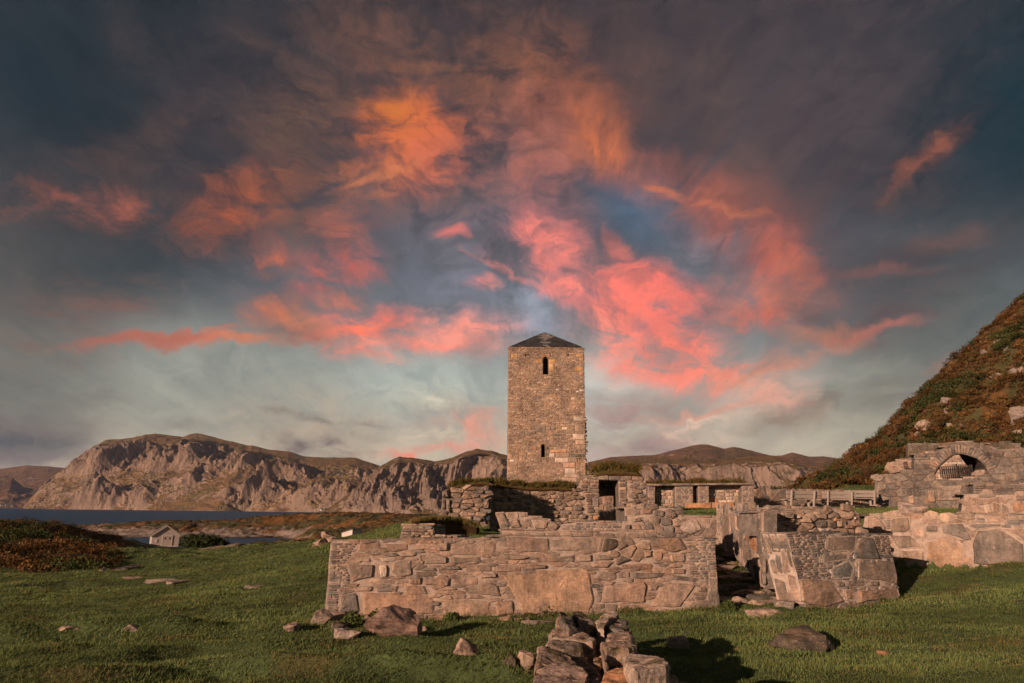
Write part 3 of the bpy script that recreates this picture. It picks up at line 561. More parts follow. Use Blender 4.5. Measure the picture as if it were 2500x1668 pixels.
# ------------------------------------------------------------------ masonry
class Plane:
    """a wall face through two foot points (image pixels at assumed depths), leaning back by 'bat' degrees"""
    def __init__(s, a, b, bat=0.0):
        s.A = W(*a); B = W(*b); U = B - s.A; U[2] = 0; s.U = U / np.linalg.norm(U)
        n = np.cross(s.U, (0, 0, 1.0)); s.V = np.array([0, 0, 1.0]) * math.cos(R(bat)) - n * math.sin(R(bat)); s.N = np.cross(s.U, s.V)
    def uv(s, px, py):
        d = sight(px, py); t = ((s.A - EYE) @ s.N) / (d @ s.N); p = EYE + d * t - s.A
        return (float(p @ s.U), float(p @ s.V))
    def poly(s, pts): return [s.uv(*p) for p in pts]
    def p3(s, u, v, w=0.0): return s.A + s.U * u + s.V * v + s.N * w
class QFace(Plane):
    """a warped wall face given by four corners (back foot, front foot, front top, back top)"""
    def __init__(s, px, q):
        s.px = [np.array(v, float) for v in px]; s.q = [np.array(v, float) for v in q]; U = s.q[1] - s.q[0]; s.L = np.linalg.norm(U); s.H = abs(s.q[3][2] - s.q[0][2]); s.U = U / s.L; s.V = np.array([0, 0, 1.0]); s.N = np.cross(s.U, s.V); s.N /= np.linalg.norm(s.N); s.A = s.q[0]
    def uv(s, x, y):
        a = b = .5
        for k in range(12):
            p = s.bil(s.px, a, b); du = (s.bil(s.px, a + .01, b) - p) / .01; dv = (s.bil(s.px, a, b + .01) - p) / .01; d = np.array([x, y]) - p; det = du[0] * dv[1] - du[1] * dv[0]
            a += (d[0] * dv[1] - d[1] * dv[0]) / det; b += (du[0] * d[1] - du[1] * d[0]) / det
        return (a * s.L, b * s.H)
    @staticmethod
    def bil(q, a, b): return q[0] * (1 - a) * (1 - b) + q[1] * a * (1 - b) + q[2] * a * b + q[3] * (1 - a) * b
    def p3(s, u, v, w=0.0): return s.bil(s.q, u / s.L, v / s.H) + s.N * w
def Zm(ox, oy, sc): return lambda *pts: [(ox + x / sc, oy + y / sc) for x, y in pts]
def inside(poly, x, y):
    x = np.asarray(x, float); y = np.asarray(y, float); r = np.zeros(x.shape, bool); n = len(poly)
    for i in range(n):
        x1, y1 = poly[i]; x2, y2 = poly[(i + 1) % n]
        if y1 == y2: continue
        c = ((y1 > y) != (y2 > y)) & (x < (x2 - x1) * (y - y1) / (y2 - y1) + x1); r ^= c
    return r
def clip_half(poly, nx, ny, c):
    out = []; n = len(poly)
    for i in range(n):
        p = poly[i]; q = poly[(i + 1) % n]; a = p[0] * nx + p[1] * ny - c; b = q[0] * nx + q[1] * ny - c
        if a <= 0: out.append(p)
        if (a < 0 < b) or (b < 0 < a):
            t = a / (a - b); out.append((p[0] + (q[0] - p[0]) * t, p[1] + (q[1] - p[1]) * t))
    return out
def area_c(poly):
    A = cx = cy = 0.0
    for i in range(len(poly)):
        x1, y1 = poly[i]; x2, y2 = poly[(i + 1) % len(poly)]; k = x1 * y2 - x2 * y1; A += k; cx += (x1 + x2) * k; cy += (y1 + y2) * k
    if abs(A) < 1e-9: return 0, poly[0]
    return A / 2, (cx / (3 * A), cy / (3 * A))
PAL = {'tan': [(.335, .245, .19), (.30, .22, .175), (.26, .205, .165), (.36, .27, .21), (.225, .19, .16), (.31, .215, .16)],
       'grey': [(.20, .172, .15), (.24, .20, .17), (.165, .15, .135), (.27, .215, .175), (.30, .23, .18), (.215, .17, .14)],
       'brown': [(.25, .19, .145), (.20, .16, .13), (.30, .22, .165), (.17, .145, .125), (.33, .25, .19)],
       'slate': [(.20, .18, .165), (.24, .205, .18), (.29, .235, .195), (.165, .155, .145), (.33, .265, .215)],
       'tower': [(.32, .23, .165), (.275, .20, .15), (.36, .26, .19), (.25, .185, .14), (.43, .33, .25), (.33, .215, .14), (.29, .22, .17), (.225, .17, .135)],
       'pale': [(.46, .36, .28), (.40, .30, .23), (.35, .26, .195), (.30, .23, .18), (.50, .42, .34)],
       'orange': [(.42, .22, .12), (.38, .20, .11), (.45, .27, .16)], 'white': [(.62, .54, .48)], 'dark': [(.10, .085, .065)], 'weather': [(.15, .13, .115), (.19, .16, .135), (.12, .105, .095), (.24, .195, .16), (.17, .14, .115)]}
def tone(p, k=.12):
    c = rnd.choice(PAL[p]) if isinstance(p, str) else p; f = 1 + rnd.uniform(-k, k)
    return tuple(v * f for v in c)
def stone(mb, pl, poly, h, tint, gap=.009, base=-.03, tilt=.25, cut=True, dome=.2):
    A, c = area_c(poly)
    if abs(A) < 2e-4: return
    if A < 0: poly = poly[::-1]; A = -A
    sz = math.sqrt(A); k = max(.5, 1 - gap / sz * 1.9)
    P = [(c[0] + (x - c[0]) * k, c[1] + (y - c[1]) * k) for x, y in poly]
    if cut:
        Q = []
        n = len(P); f = rnd.uniform(.05, .15)
        for i in range(n):
            a, b_ = P[i], P[(i + 1) % n]
            Q += [(a[0] + (b_[0] - a[0]) * f, a[1] + (b_[1] - a[1]) * f), (a[0] + (b_[0] - a[0]) * (1 - f), a[1] + (b_[1] - a[1]) * (1 - f))]
        P = Q
    n = len(P); j = sz * .02
    P = [(x + rnd.uniform(-j, j), y + rnd.uniform(-j, j)) for x, y in P]
    tx, ty = rnd.gauss(0, tilt) * h / sz, rnd.gauss(0, tilt) * h / sz
    ins = max(.55, 1 - min(.030, sz * .13) / sz * 1.6)
    vs = []; fs = []
    for x, y in P: vs.append(pl.p3(x, y, base))
    for x, y in P: vs.append(pl.p3(x, y, h * .45))
    for x, y in P:
        X, Y = c[0] + (x - c[0]) * ins, c[1] + (y - c[1]) * ins
        vs.append(pl.p3(X, Y, h + tx * (X - c[0]) + ty * (Y - c[1]) + rnd.uniform(-.12, .12) * h))
    m_ = (1 + ins) * .27
    for x, y in P:
        X, Y = c[0] + (x - c[0]) * m_, c[1] + (y - c[1]) * m_
        vs.append(pl.p3(X, Y, h * (1 + dome) + tx * (X - c[0]) + ty * (Y - c[1]) + rnd.uniform(-.22, .22) * h))
    vs.append(pl.p3(c[0], c[1], h * (1 + dome * 1.2)))
    for r in range(3):
        for i in range(n): a = r * n + i; b_ = r * n + (i + 1) % n; fs.append([a, b_, b_ + n, a + n])
    for i in range(n): fs.append([3 * n + i, 3 * n + (i + 1) % n, 4 * n])
    mb.add([tuple(v) for v in vs], fs, tint, 0)
def rubble(region, sx, sy, skip=(), jit=.42, drop=.16):
    """irregular stones: cells of jittered points in a stretched metric, clipped against their neighbours"""
    us = [p[0] for p in region]; vs = [p[1] for p in region]
    nu = int((max(us) - min(us)) / sx) + 4; nv = int((max(vs) - min(vs)) / sy) + 4
    pts = []
    for j in range(nv):
        for i in range(nu):
            if rnd.random() < drop: continue
            pts.append((min(us) / sx - 1.5 + i + .5 * (j % 2) + rnd.uniform(-jit, jit), min(vs) / sy - 1.5 + j + rnd.uniform(-jit, jit) * .8))
    P = np.array(pts); keep = inside(region, P[:, 0] * sx, P[:, 1] * sy)
    for s_ in skip: keep &= ~inside(s_, P[:, 0] * sx, P[:, 1] * sy)
    out = []
    for i in np.nonzero(keep)[0]:
        d = ((P - P[i]) ** 2).sum(1); nb = np.argsort(d)[1:22]; x, y = P[i]
        poly = [(x - 1.3, y - 1.3), (x + 1.3, y - 1.3), (x + 1.3, y + 1.3), (x - 1.3, y + 1.3)]
        for q in nb:
            if d[q] > 7: break
            nx, ny = P[q] - P[i]; mx, my = (P[q] + P[i]) / 2
            poly = clip_half(poly, nx, ny, nx * mx + ny * my)
            if len(poly) < 3: break
        if len(poly) >= 3: out.append([(a * sx, b * sy) for a, b in poly])
    return out
def courses(region, h0, h1, l0, l1, skip=(), wav=.01):
    us = [p[0] for p in region]; v = min(p[1] for p in region); vt = max(p[1] for p in region); out = []
    while v < vt:
        h = rnd.uniform(h0, h1); st = .02; xs = np.arange(min(us), max(us), st)
        ok = np.ones(len(xs), bool)
        for f in (.25, .75):
            yy = np.full(len(xs), v + h * f); ok &= inside(region, xs, yy)
            for s_ in skip: ok &= ~inside(s_, xs, yy)
        i = 0
        while i < len(xs):
            if not ok[i]: i += 1; continue
            k = i
            while k < len(xs) and ok[k]: k += 1
            a, e = xs[i], xs[k - 1] + st; i = k
            while e - a > .03:
                L = min(rnd.uniform(l0, l1), e - a)
                if e - a - L < l0 * .5: L = e - a
                q = wav; out.append([(a + rnd.uniform(0, q), v + rnd.uniform(-q, q)), (a + L - rnd.uniform(0, q), v + rnd.uniform(-q, q)), (a + L - rnd.uniform(0, q), v + h + rnd.uniform(-q, q)), (a + rnd.uniform(0, q), v + h + rnd.uniform(-q, q))])
                a += L
        v += h
    return out
def body(mb, pl, outline, thick, mi_f=1, mi_s=2, w0=0.0, tint=(.3, .25, .2)):
    o = outline if area_c(outline)[0] > 0 else outline[::-1]
    # split long edges so that the outline is not ruler straight
    P = []
    for i in range(len(o)):
        a, b_ = o[i], o[(i + 1) % len(o)]; L = math.hypot(b_[0] - a[0], b_[1] - a[1]); k = max(1, min(40, int(L / .3)))
        for q in range(k):
            t = q / k; j = .018 if q else 0; P.append((a[0] + (b_[0] - a[0]) * t + rnd.uniform(-j, j), a[1] + (b_[1] - a[1]) * t + rnd.uniform(-j, j)))
    n = len(P); F_ = [tuple(pl.p3(x, y, w0)) for x, y in P]; B_ = [tuple(pl.p3(x, y, w0 - thick)) for x, y in P]
    tris = tessellate_polygon([[Vector((x, y, 0)) for x, y in P]])
    b0 = len(mb.v); mb.v += F_ + B_; mb.t += [tint] * (2 * n)
    for t in tris:
        q = [P[i] for i in t]
        s_ = (q[1][0] - q[0][0]) * (q[2][1] - q[0][1]) - (q[1][1] - q[0][1]) * (q[2][0] - q[0][0])
        t = list(t) if s_ > 0 else list(t)[::-1]
        mb.f.append([b0 + i for i in t]); mb.m.append(mi_f); mb.f.append([b0 + n + i for i in t[::-1]]); mb.m.append(mi_s)
    for i in range(n): k = (i + 1) % n; mb.f.append([b0 + k, b0 + i, b0 + n + i, b0 + n + k]); mb.m.append(mi_s)
def cap_stones(mb, pl, outline, thick, pal, sx=.4, step=.3, h=.05, w0=0.0):
    """flat irregular stones bedded along the upper edge of a wall"""
    vt = max(p[1] for p in outline); u = min(p[0] for p in outline); ue = max(p[0] for p in outline)
    while u < ue:
        L = rnd.uniform(.5, 1.5) * sx; uu = u + L / 2
        vv = np.arange(min(p[1] for p in outline), vt + .01, .02); ins = inside(outline, np.full(len(vv), uu), vv)
        if ins.any():
            v = vv[ins].max(); w = w0 + .02
            while w > w0 - thick + .1:
                dpt = rnd.uniform(.6, 1.4) * step; c = pl.p3(uu, v + h * rnd.uniform(-.1, .3), w - dpt / 2)
                vs, fs = box((0, 0, 0), (L * .96, dpt * .95, h * rnd.uniform(.7, 1.3)), 0, h * .25)
                vs = [tuple(c + pl.U * (x + rnd.uniform(-.02, .02)) - pl.N * (y + rnd.uniform(-.02, .02)) + np.array([0, 0, z + rnd.uniform(-.01, .01)])) for x, y, z in vs]
                mb.add(vs, fs, tone(pal), 0); w -= dpt
        u += L
BUILT = []            # outlines on the ground where no grass grows
def ruin(name, label, cat, pl, outline, thick, fills, bigs=(), core=None, mats=None, parent=None, caps=None, extra=None, loc=None, bigh=.05, w0=0.0, group=None, skirt=True):
    """one wall: core with mortar face, filler stones, large stones traced in image coordinates"""
    mb = MB(); out = pl.poly(outline)
    body(mb, pl, out, thick, w0=w0)
    B = []
    for b_ in bigs:
        pts, pal = (b_[0], b_[1]) if isinstance(b_, tuple) and isinstance(b_[1], (str, tuple)) and isinstance(b_[0], list) else (b_, 'tan')
        B.append((pl.poly(pts), pal))
    bp = [q[0] for q in B]; used = []
    for fl in fills:
        reg = pl.poly(fl['reg']) if fl.get('reg') else out
        sk = bp + used
        if fl['k'] == 'rub': cells = rubble(reg, fl['sx'], fl['sy'], sk, fl.get('jit', .42), fl.get('drop', .16))
        else: cells = courses(reg, fl['h'][0], fl['h'][1], fl['l'][0], fl['l'][1], sk, fl.get('wav', .008))
        if fl.get('reg'): used.append(reg)
        for c in cells:
            ctr = area_c(c)[1]
            if not inside(out, np.array([ctr[0]]), np.array([ctr[1]]))[0]: continue
            stone(mb, pl, c, rnd.uniform(*fl.get('rel', (.015, .035))), tone(fl.get('pal', 'tan')), fl.get('gap', .009), tilt=fl.get('tilt', .3), dome=fl.get('dome', .2))
    for poly, pal in B:
        if skirt:
            A, c = area_c(poly); sz = math.sqrt(abs(A)); k = 1 + .016 / sz
            q = [(c[0] + (x - c[0]) * k, c[1] + (y - c[1]) * k) for x, y in poly]; q = q if A > 0 else q[::-1]
            b0 = len(mb.v); mb.v += [tuple(pl.p3(x, y, bigh * .55)) for x, y in q] + [tuple(pl.p3(x, y, -.02)) for x, y in q]; mb.t += [(.4, .3, .25)] * (2 * len(q)); n = len(q)
            mb.f.append([b0 + i for i in range(n)]); mb.m.append(1)
            for i in range(n): j = (i + 1) % n; mb.f.append([b0 + j, b0 + i, b0 + n + i, b0 + n + j]); mb.m.append(1)
        # resample the outline so that long edges are not straight
        q = []
        for i in range(len(poly)):
            a, e = poly[i], poly[(i + 1) % len(poly)]; L = math.hypot(e[0] - a[0], e[1] - a[1]); kk = max(1, int(L / .22))
            for z_ in range(kk): t = z_ / kk; jj = .018 if z_ else .0; q.append((a[0] + (e[0] - a[0]) * t + rnd.uniform(-jj, jj), a[1] + (e[1] - a[1]) * t + rnd.uniform(-jj, jj)))
        stone(mb, pl, q, bigh * rnd.uniform(.6, 1.7), tone(pal, .1), .012, tilt=.35, cut=len(q) < 9, dome=.12)
    us = [p[0] for p in out]; BUILT.append((pl.p3(min(us), 0, w0), pl.p3(max(us), 0, w0), -pl.N * thick))
    u0 = (min(us) + max(us)) / 2; base = pl.p3(u0, min(p[1] for p in out), 0) if loc is None else loc
    o = mb.build(name, mats or [M_STONE, M_MORTAR, M_CORE], parent, base if parent is None else None)
    if parent is None: tag(o, label, cat, group)
    if caps and parent is None:
        mc_ = MB(); cap_stones(mc_, pl, out, thick, **caps, w0=w0); mc_.build('coping', [M_STONE], o)
    if extra:
        for nm, m_ in extra(pl): m_.build(nm, mats or [M_STONE, M_MORTAR, M_CORE], o)
    return o

# ------------------------------------------------------------------ turf on the wall tops
def blades(points, hgt, wid, cols, k=5, lean=(.35, .1), spread=.05, seed=1):
    """grass blades: k bent triangles round each point; returns verts, faces, tints"""
    g = np.random.default_rng(seed); n = len(points); P = np.repeat(points, k, 0); N = len(P)
    P = P + np.stack([g.normal(0, spread, N), g.normal(0, spread, N), np.zeros(N)], 1)
    H = np.repeat(hgt, k) * g.uniform(.5, 1.25, N); Wd = np.repeat(wid, k) * g.uniform(.6, 1.2, N); a = g.uniform(0, 2 * np.pi, N)
    t = np.stack([np.cos(a), np.sin(a), np.zeros(N)], 1) * Wd[:, None]
    L = np.stack([g.normal(lean[0], .45, N), g.normal(lean[1], .45, N), np.ones(N)], 1); L /= np.linalg.norm(L, axis=1)[:, None]
    tip = P + L * H[:, None]; V = np.stack([P - t, P + t, tip], 1).reshape(-1, 3)
    C = np.repeat(cols, k, 0) * g.uniform(.65, 1.35, (N, 1)); C = np.repeat(C, 3, 0)
    return V, np.arange(3 * N).reshape(-1, 3), C
def turf(parent, name, line, depth, h, n=900, seed=1, gh=.12, dry=.35, drop=.10, label=None):
    """a sod: lumpy soil slab over a line traced in image coordinates, with grass standing on it"""
    g = np.random.default_rng(seed); L = np.array(line, float); seg = np.linalg.norm(np.diff(L, axis=0), axis=1); s = np.concatenate([[0], np.cumsum(seg)])
    m_ = max(12, int(s[-1] / .12)); q = np.linspace(0, s[-1], m_); C = np.stack([np.interp(q, s, L[:, i]) for i in range(3)], 1)
    prof = [(-.02, -drop), (-.10, -drop * .3), (-.07, h * .45), (.06, h * .95), (depth * .5, h * 1.05), (depth, h * .7), (depth + .03, -drop)]
    V = []
    back = np.array([0, 1.0, 0])
    for i, (w, z) in enumerate(prof):
        V.append(C + back * w + np.array([0, 0, z]) + np.stack([np.zeros(m_), .05 * fbm(q * 2.2, q * 0 + i * .4, 3, seed), .045 * fbm(q * 2.7, q * 0 + 5 + i * .4, 3, seed + 3)], 1))
    edge = np.minimum(1, np.minimum(q, s[-1] - q) / .25)
    V = np.stack(V); V[2:6, :, 2] -= ((1 - edge) * h * .8)[None]
    F_ = grid_faces(len(prof), m_); soil = np.tile(np.array([.075, .045, .022]), (V.shape[0] * m_, 1)); soil[2 * m_:] = (.085, .07, .026)
    # grass
    w = g.uniform(-.09, depth, n); qi = g.uniform(.03, s[-1] - .03, n); base = np.stack([np.interp(qi, s, L[:, i]) for i in range(3)], 1) + np.outer(w, back)
    base[:, 2] += h * np.interp(w, [-.09, 0, depth * .5, depth], [.3, .9, 1.0, .6]); cl = sstep(fbm(qi * 1.3, w * 1.5, 3, seed + 9), -.3, .5)
    cols = np.where((g.random(n) < dry)[:, None], np.array([[.16, .10, .035]]), np.array([[.065, .07, .022]]))
    v2, f2, c2 = blades(base, gh * (.45 + 1.0 * cl), np.full(n, .014), cols, 5, (.3, 0), .04, seed)
    allv = np.concatenate([V.reshape(-1, 3), v2]); nb = V.shape[0] * m_
    faces = [list(f) for f in F_] + [list(f + nb) for f in f2]
    o = mesh_obj(name, allv, faces, [M_LEAF], parent, None, np.concatenate([soil, c2]))
    if label: o['label'] = label
    return o

# ------------------------------------------------------------------ ruin walls, front to back
z4 = Zm(740, 1200, 3.35); z1 = Zm(1050, 1120, 2.861); z2 = Zm(1700, 1020, 2.904); z3 = Zm(1060, 1140, 5.341); z5 = Zm(1420, 1130, 5.341); zb = Zm(1850, 1140, 7.121); zh = Zm(2060, 700, 2.904); z7 = Zm(1720, 1240, 5.6)
RUB = lambda **k: dict(dict(k='rub', drop=.09, sx=.30, sy=.078, pal='tan', rel=(.004, .032), gap=.010), **k)
CRS = lambda **k: dict(dict(k='crs', h=(.035, .06), l=(.12, .36), pal='slate', rel=(.012, .025), gap=.009), **k)

# the long terrace wall in front
plM = Plane((795, 1507, 15.0), (1757, 1490, 16.25), 2.0)
bigsM = [z4((440,430),(630,420),(632,485),(560,498),(445,492)), z4((665,425),(860,425),(855,480),(740,500),(665,490)), z4((910,420),(1200,415),(1200,485),(920,475)), z4((1205,430),(1580,425),(1575,525),(1200,520)),
    (z4((360,590),(590,600),(580,700),(400,745)), 'grey'), (z4((620,540),(755,535),(750,575),(640,580)), (.46, .38, .32)), (z4((620,600),(690,595),(690,710),(630,712)), (.46, .38, .32)), z4((725,580),(890,550),(895,690),(800,705),(720,660)),
    z4((945,525),(1080,500),(1190,540),(1190,590),(960,590)), z4((1200,535),(1450,535),(1460,580),(1200,585)), (z4((1135,605),(1290,610),(1300,640),(1180,645)), 'grey'), z4((1320,600),(1540,595),(1550,655),(1330,660)),
    z4((1560,605),(1780,600),(1785,650),(1560,660)), z4((985,710),(1215,700),(1200,775),(985,765)), z4((1220,720),(1430,705),(1430,765),(1225,775)), z4((1290,785),(1500,740),(1590,760),(1630,865),(1330,830)),
    z4((820,765),(1000,775),(1020,840),(830,850)), (z4((405,780),(580,770),(575,820),(400,815)), 'grey'), (z4((590,785),(790,770),(765,825),(595,825)), 'grey'), (z4((300,840),(440,825),(465,1000),(295,995)), 'grey'),
    z4((480,825),(1010,850),(1080,890),(1070,1000),(480,1005)), (z4((1135,890),(1360,880),(1540,910),(1510,1010),(1370,1030),(1140,1000)), 'brown'), z4((1560,895),(1720,890),(1730,1010),(1580,1015)),
    z4((910,660),(1090,655),(1100,690),(915,695)), z4((855,720),(970,700),(970,765),(860,760)), z4((1440,670),(1590,670),(1600,700),(1440,715)), z4((790,500),(930,480),(930,530),(800,540)), z4((420,535),(555,540),(560,580),(430,575)),
    z1((525,545),(830,560),(835,645),(720,655),(535,630)), z1((845,570),(1215,547),(1195,650),(860,640)), (z1((1215,552),(1300,560),(1325,600),(1270,640),(1195,660)), 'dark'), z1((480,655),(715,690),(660,705),(485,695)),
    z1((725,690),(1020,670),(1020,725),(730,725)), z1((1025,675),(1135,668),(1130,720),(1025,725)), z1((1140,670),(1270,675),(1285,705),(1145,712)), (z1((690,745),(825,740),(820,770),(690,775)), 'grey'),
    (z1((505,820),(770,780),(1110,770),(1145,990),(1120,1080),(650,1085),(560,930)), (.36, .245, .17)), z1((1150,845),(1200,785),(1300,800),(1305,840),(1240,860)), z1((1310,790),(1395,785),(1400,830),(1315,835)), (z1((1410,790),(1640,800),(1620,830),(1410,835)), (.17, .16, .15)),
    z1((1215,890),(1500,855),(1515,880),(1500,1000),(1195,1005)), z1((1640,860),(1855,880),(1750,1040),(1525,1035)), (z1((1530,545),(1750,555),(1800,640),(1690,655),(1530,610)), 'brown'), z1((1550,650),(1625,650),(1620,715),(1545,715)), z1((1670,665),(1780,665),(1785,725),(1670,720)),
    z1((1330,740),(1560,735),(1555,775),(1330,770)), z1((1660,810),(1885,840),(1850,865),(1660,840)), z1((1940,830),(2005,830),(2020,1045),(1935,1030)), z1((1130,725),(1290,720),(1240,765),(1125,760)), z1((1520,885),(1600,880),(1580,920),(1525,925)), z1((1860,890),(1930,890),(1935,935),(1860,930)), z1((1680,770),(1790,770),(1785,805),(1680,805))]
ruin('terrace_wall', 'long low masonry wall of big pinkish slabs across the middle of the picture', 'stone wall', plM,
     [(790, 1536), (800, 1420), (808, 1321), (1000, 1318), (1232, 1313), (1234, 1309), (1480, 1312), (1600, 1315), (1744, 1315), (1750, 1400), (1758, 1494), (1500, 1514), (1300, 1536)], 1.25,
     [CRS(reg=z4((180,1000),(215,410),(440,425),(350,590),(390,740),(290,840),(290,1000))), CRS(reg=z1((1755,555),(1990,555),(2000,830),(1930,880),(1800,850),(1800,650))),
      CRS(reg=z1((1150,880),(1215,880),(1190,1000),(1150,1000))), RUB(reg=z1((1215,545),(1535,545),(1535,740),(1290,740),(1215,660)), sx=.26, sy=.16, pal='brown', rel=(.02, .06)), RUB()], bigsM, bigh=.034, skirt=False,
     caps=dict(pal='grey', sx=.7, step=.5, h=.05))
# footing stones showing along the foot of the terrace wall: part of the wall's plinth, one rough course
plMf = Plane((770, 1525, 14.75), (1300, 1520, 15.2), 8)
ruin('footing_wall', 'rough stone footing course under the left half of the long terrace wall', 'footing', plMf, [(760, 1552), (768, 1500), (800, 1498), (860, 1505), (1000, 1509), (1100, 1512), (1200, 1515), (1290, 1514), (1300, 1550)], .5,
     [RUB(sx=.42, sy=.2, pal='tan', rel=(.04, .12), dome=.35)], caps=dict(pal='tan', sx=.5, step=.4, h=.08))

# lower tier behind it
plB = Plane((1220, 1312, 20.5), (1668, 1312, 20.5), 1)
ruin('lower_tier_wall', 'low wall of grey blocks under the doorway, behind the long terrace wall', 'stone wall', plB,
     [(1224, 1325), (1223, 1292), (1209, 1254), (1287, 1251), (1290, 1261), (1343, 1268), (1352, 1284), (1420, 1274), (1532, 1273), (1530, 1238), (1592, 1237), (1660, 1241), (1668, 1325)], 1.6,
     [CRS(reg=z3((1560,800),(1900,720),(2450,690),(2450,830),(1900,860)), h=(.05, .08)), RUB(reg=[(1596, 1240), (1664, 1240), (1668, 1300), (1600, 1300)], sx=.3, sy=.22, pal='grey', rel=(.04, .1)), RUB(sx=.3, sy=.16, pal='grey', rel=(.02, .06))],
     [(z3((800,600),(905,590),(965,700),(960,800),(870,810)), 'grey'), z3((930,600),(1080,590),(1090,660),(960,680)), z3((975,700),(1090,670),(1145,790),(1000,805)), (z3((1095,590),(1210,600),(1210,640),(1130,650)), 'grey'), (z3((1175,680),(1230,660),(1290,810),(1180,770)), 'grey'), z3((1295,710),(1500,700),(1470,810),(1300,815)), (z3((1230,645),(1510,680),(1500,698),(1240,680)), 'grey'),
      (z5((560,810),(640,800),(640,890),(560,890)), 'grey'), (z5((650,800),(770,795),(800,890),(680,890)), 'brown'), (z5((780,800),(930,790),(935,890),(810,890)), 'grey'), (z5((650,740),(780,705),(795,760),(660,785)), 'brown'), (z5((775,600),(915,600),(915,670),(775,670)), (.24, .16, .12)), z5((940,800),(1010,780),(1060,850),(950,930)), z5((560,590),(680,590),(690,690),(570,690))],
     caps=dict(pal='grey', sx=.6, step=.5, h=.06))
plB0 = Plane((1225, 1316, 18.2), (1500, 1316, 18.4), 1)
ruin('stone_ledge', 'narrow stone ledge showing just above the middle of the long terrace wall', 'ledge', plB0, [(1222, 1330), (1226, 1295), (1300, 1296), (1400, 1299), (1500, 1297), (1560, 1296), (1562, 1330)], .9,
     [CRS(h=(.08, .13), l=(.25, .7), pal='tan')], caps=dict(pal='tan', sx=.7, step=.5, h=.05))

# rubble wall with turf: projecting stub, long part, doorway
plS = Plane((1095, 1290, 25), (1200, 1285, 25), 1)
w_ = ruin('rubble_wall', 'stub of dark rubble wall with a grass top, left end of the ruin', 'ruined wall', plS,
     z3((60,650),(90,540),(105,410),(105,330),(170,290),(330,270),(500,245),(620,232),(740,235),(740,590),(640,650),(680,760),(480,770),(420,690),(310,650)), 2.6,
     [RUB(sx=.34, sy=.155, pal='brown', rel=(.03, .12), gap=.014, tilt=.7, dome=.12)], [(z3((640,245),(720,240),(730,325),(650,320)), 'tan'), (z3((100,320),(180,290),(205,400),(110,405)), 'grey'), (z3((105,420),(150,420),(150,560),(110,560)), 'brown'), (z3((155,420),(215,420),(210,610),(160,600)), 'tan'), (z3((660,440),(720,400),(715,550),(640,555)), 'pale')], mats=[M_STONE, M_CORE, M_CORE], skirt=False, bigh=.12)
turf(w_, 'turf', [plS.p3(*plS.uv(*p)) for p in z3((190,275),(340,250),(520,225),(650,218),(760,222))], 2.4, .12, 1100, 3, .16)
plL = Plane((1210, 1262, 27.6), (1462, 1262, 27.9), 1)
w_ = ruin('rubble_wall', 'long dark rubble wall with a grass top below the tower, left of the doorway', 'ruined wall', plL,
     z3((740,240),(960,285),(1300,300),(1600,305),(1840,295),(1880,230),(1905,200),(1960,150),(2010,135),(2146,150),(2150,720),(2050,860),(740,860)), 1.5,
     [CRS(reg=z3((1880,150),(2150,150),(2150,700),(2020,700),(1960,400),(1900,260)), h=(.07, .15), l=(.2, .6), pal='brown', rel=(.03, .08)), RUB(sx=.32, sy=.145, pal='brown', rel=(.03, .11), gap=.012, tilt=.7, dome=.12)], [(z3((2055,400),(2145,400),(2140,530),(2060,530)), 'grey'), (z3((2070,640),(2145,640),(2145,700),(2075,700)), 'orange'), (z3((1160,450),(1280,455),(1270,500),(1200,505)), 'grey')], mats=[M_STONE, M_MORTAR, M_CORE], skirt=False, bigh=.09)
turf(w_, 'turf', [plL.p3(*plL.uv(*p)) for p in z3((770,245),(960,260),(1150,280),(1300,292),(1500,285),(1700,290),(1830,292))], 1.4, .16, 2000, 5, .2)
plR = Plane((1511, 1274, 27.9), (1578, 1274, 27.9), 1)
def lintels(pl):
    mb = MB()
    for a, b_, h, w in ((z5((55, 172))[0], z5((800, 178))[0], .17, 1.5),):
        u0, v0 = pl.uv(*a); u1, v1 = pl.uv(*b_); n = 5
        for i in range(n):
            ua, ub = u0 + (u1 - u0) * i / n, u0 + (u1 - u0) * (i + 1) / n; vs, fs = box((0, 0, 0), ((ub - ua) * .98, w, h * rnd.uniform(.85, 1.1)), 0, .03)
            c = pl.p3((ua + ub) / 2, (v0 + v1) / 2 - h * .4 + rnd.uniform(-.015, .015), .08 - w / 2)
            mb.add([tuple(c + pl.U * x - pl.N * y + np.array([0, 0, z])) for x, y, z in vs], fs, tone('tan'), 0)
    return [('lintel', mb)]
w_ = ruin('doorway_wall', 'rubble pier with slab lintel and turf beside the open doorway', 'ruined wall', plR,
     z5((478,200),(600,185),(790,180),(830,205),(840,400),(838,575),(720,590),(500,600),(490,775),(485,600)), 1.5,
     [CRS(reg=z5((478,200),(590,200),(590,590),(490,770)), h=(.08, .18), l=(.2, .5), pal='brown', rel=(.03, .08)), RUB(sx=.34, sy=.155, pal='brown', rel=(.03, .11), gap=.012, tilt=.7, dome=.12)], [(z5((500,525),(565,525),(565,585),(500,585)), 'grey'), z5((575,525),(720,525),(725,580),(575,580))], mats=[M_STONE, M_MORTAR, M_CORE], skirt=False, bigh=.08, extra=lintels)
turf(w_, 'turf', [plR.p3(*plR.uv(*p)) for p in z5((150,165),(250,150),(400,140),(560,145),(700,160),(790,172))], 1.3, .26, 1000, 8, .26, .5)
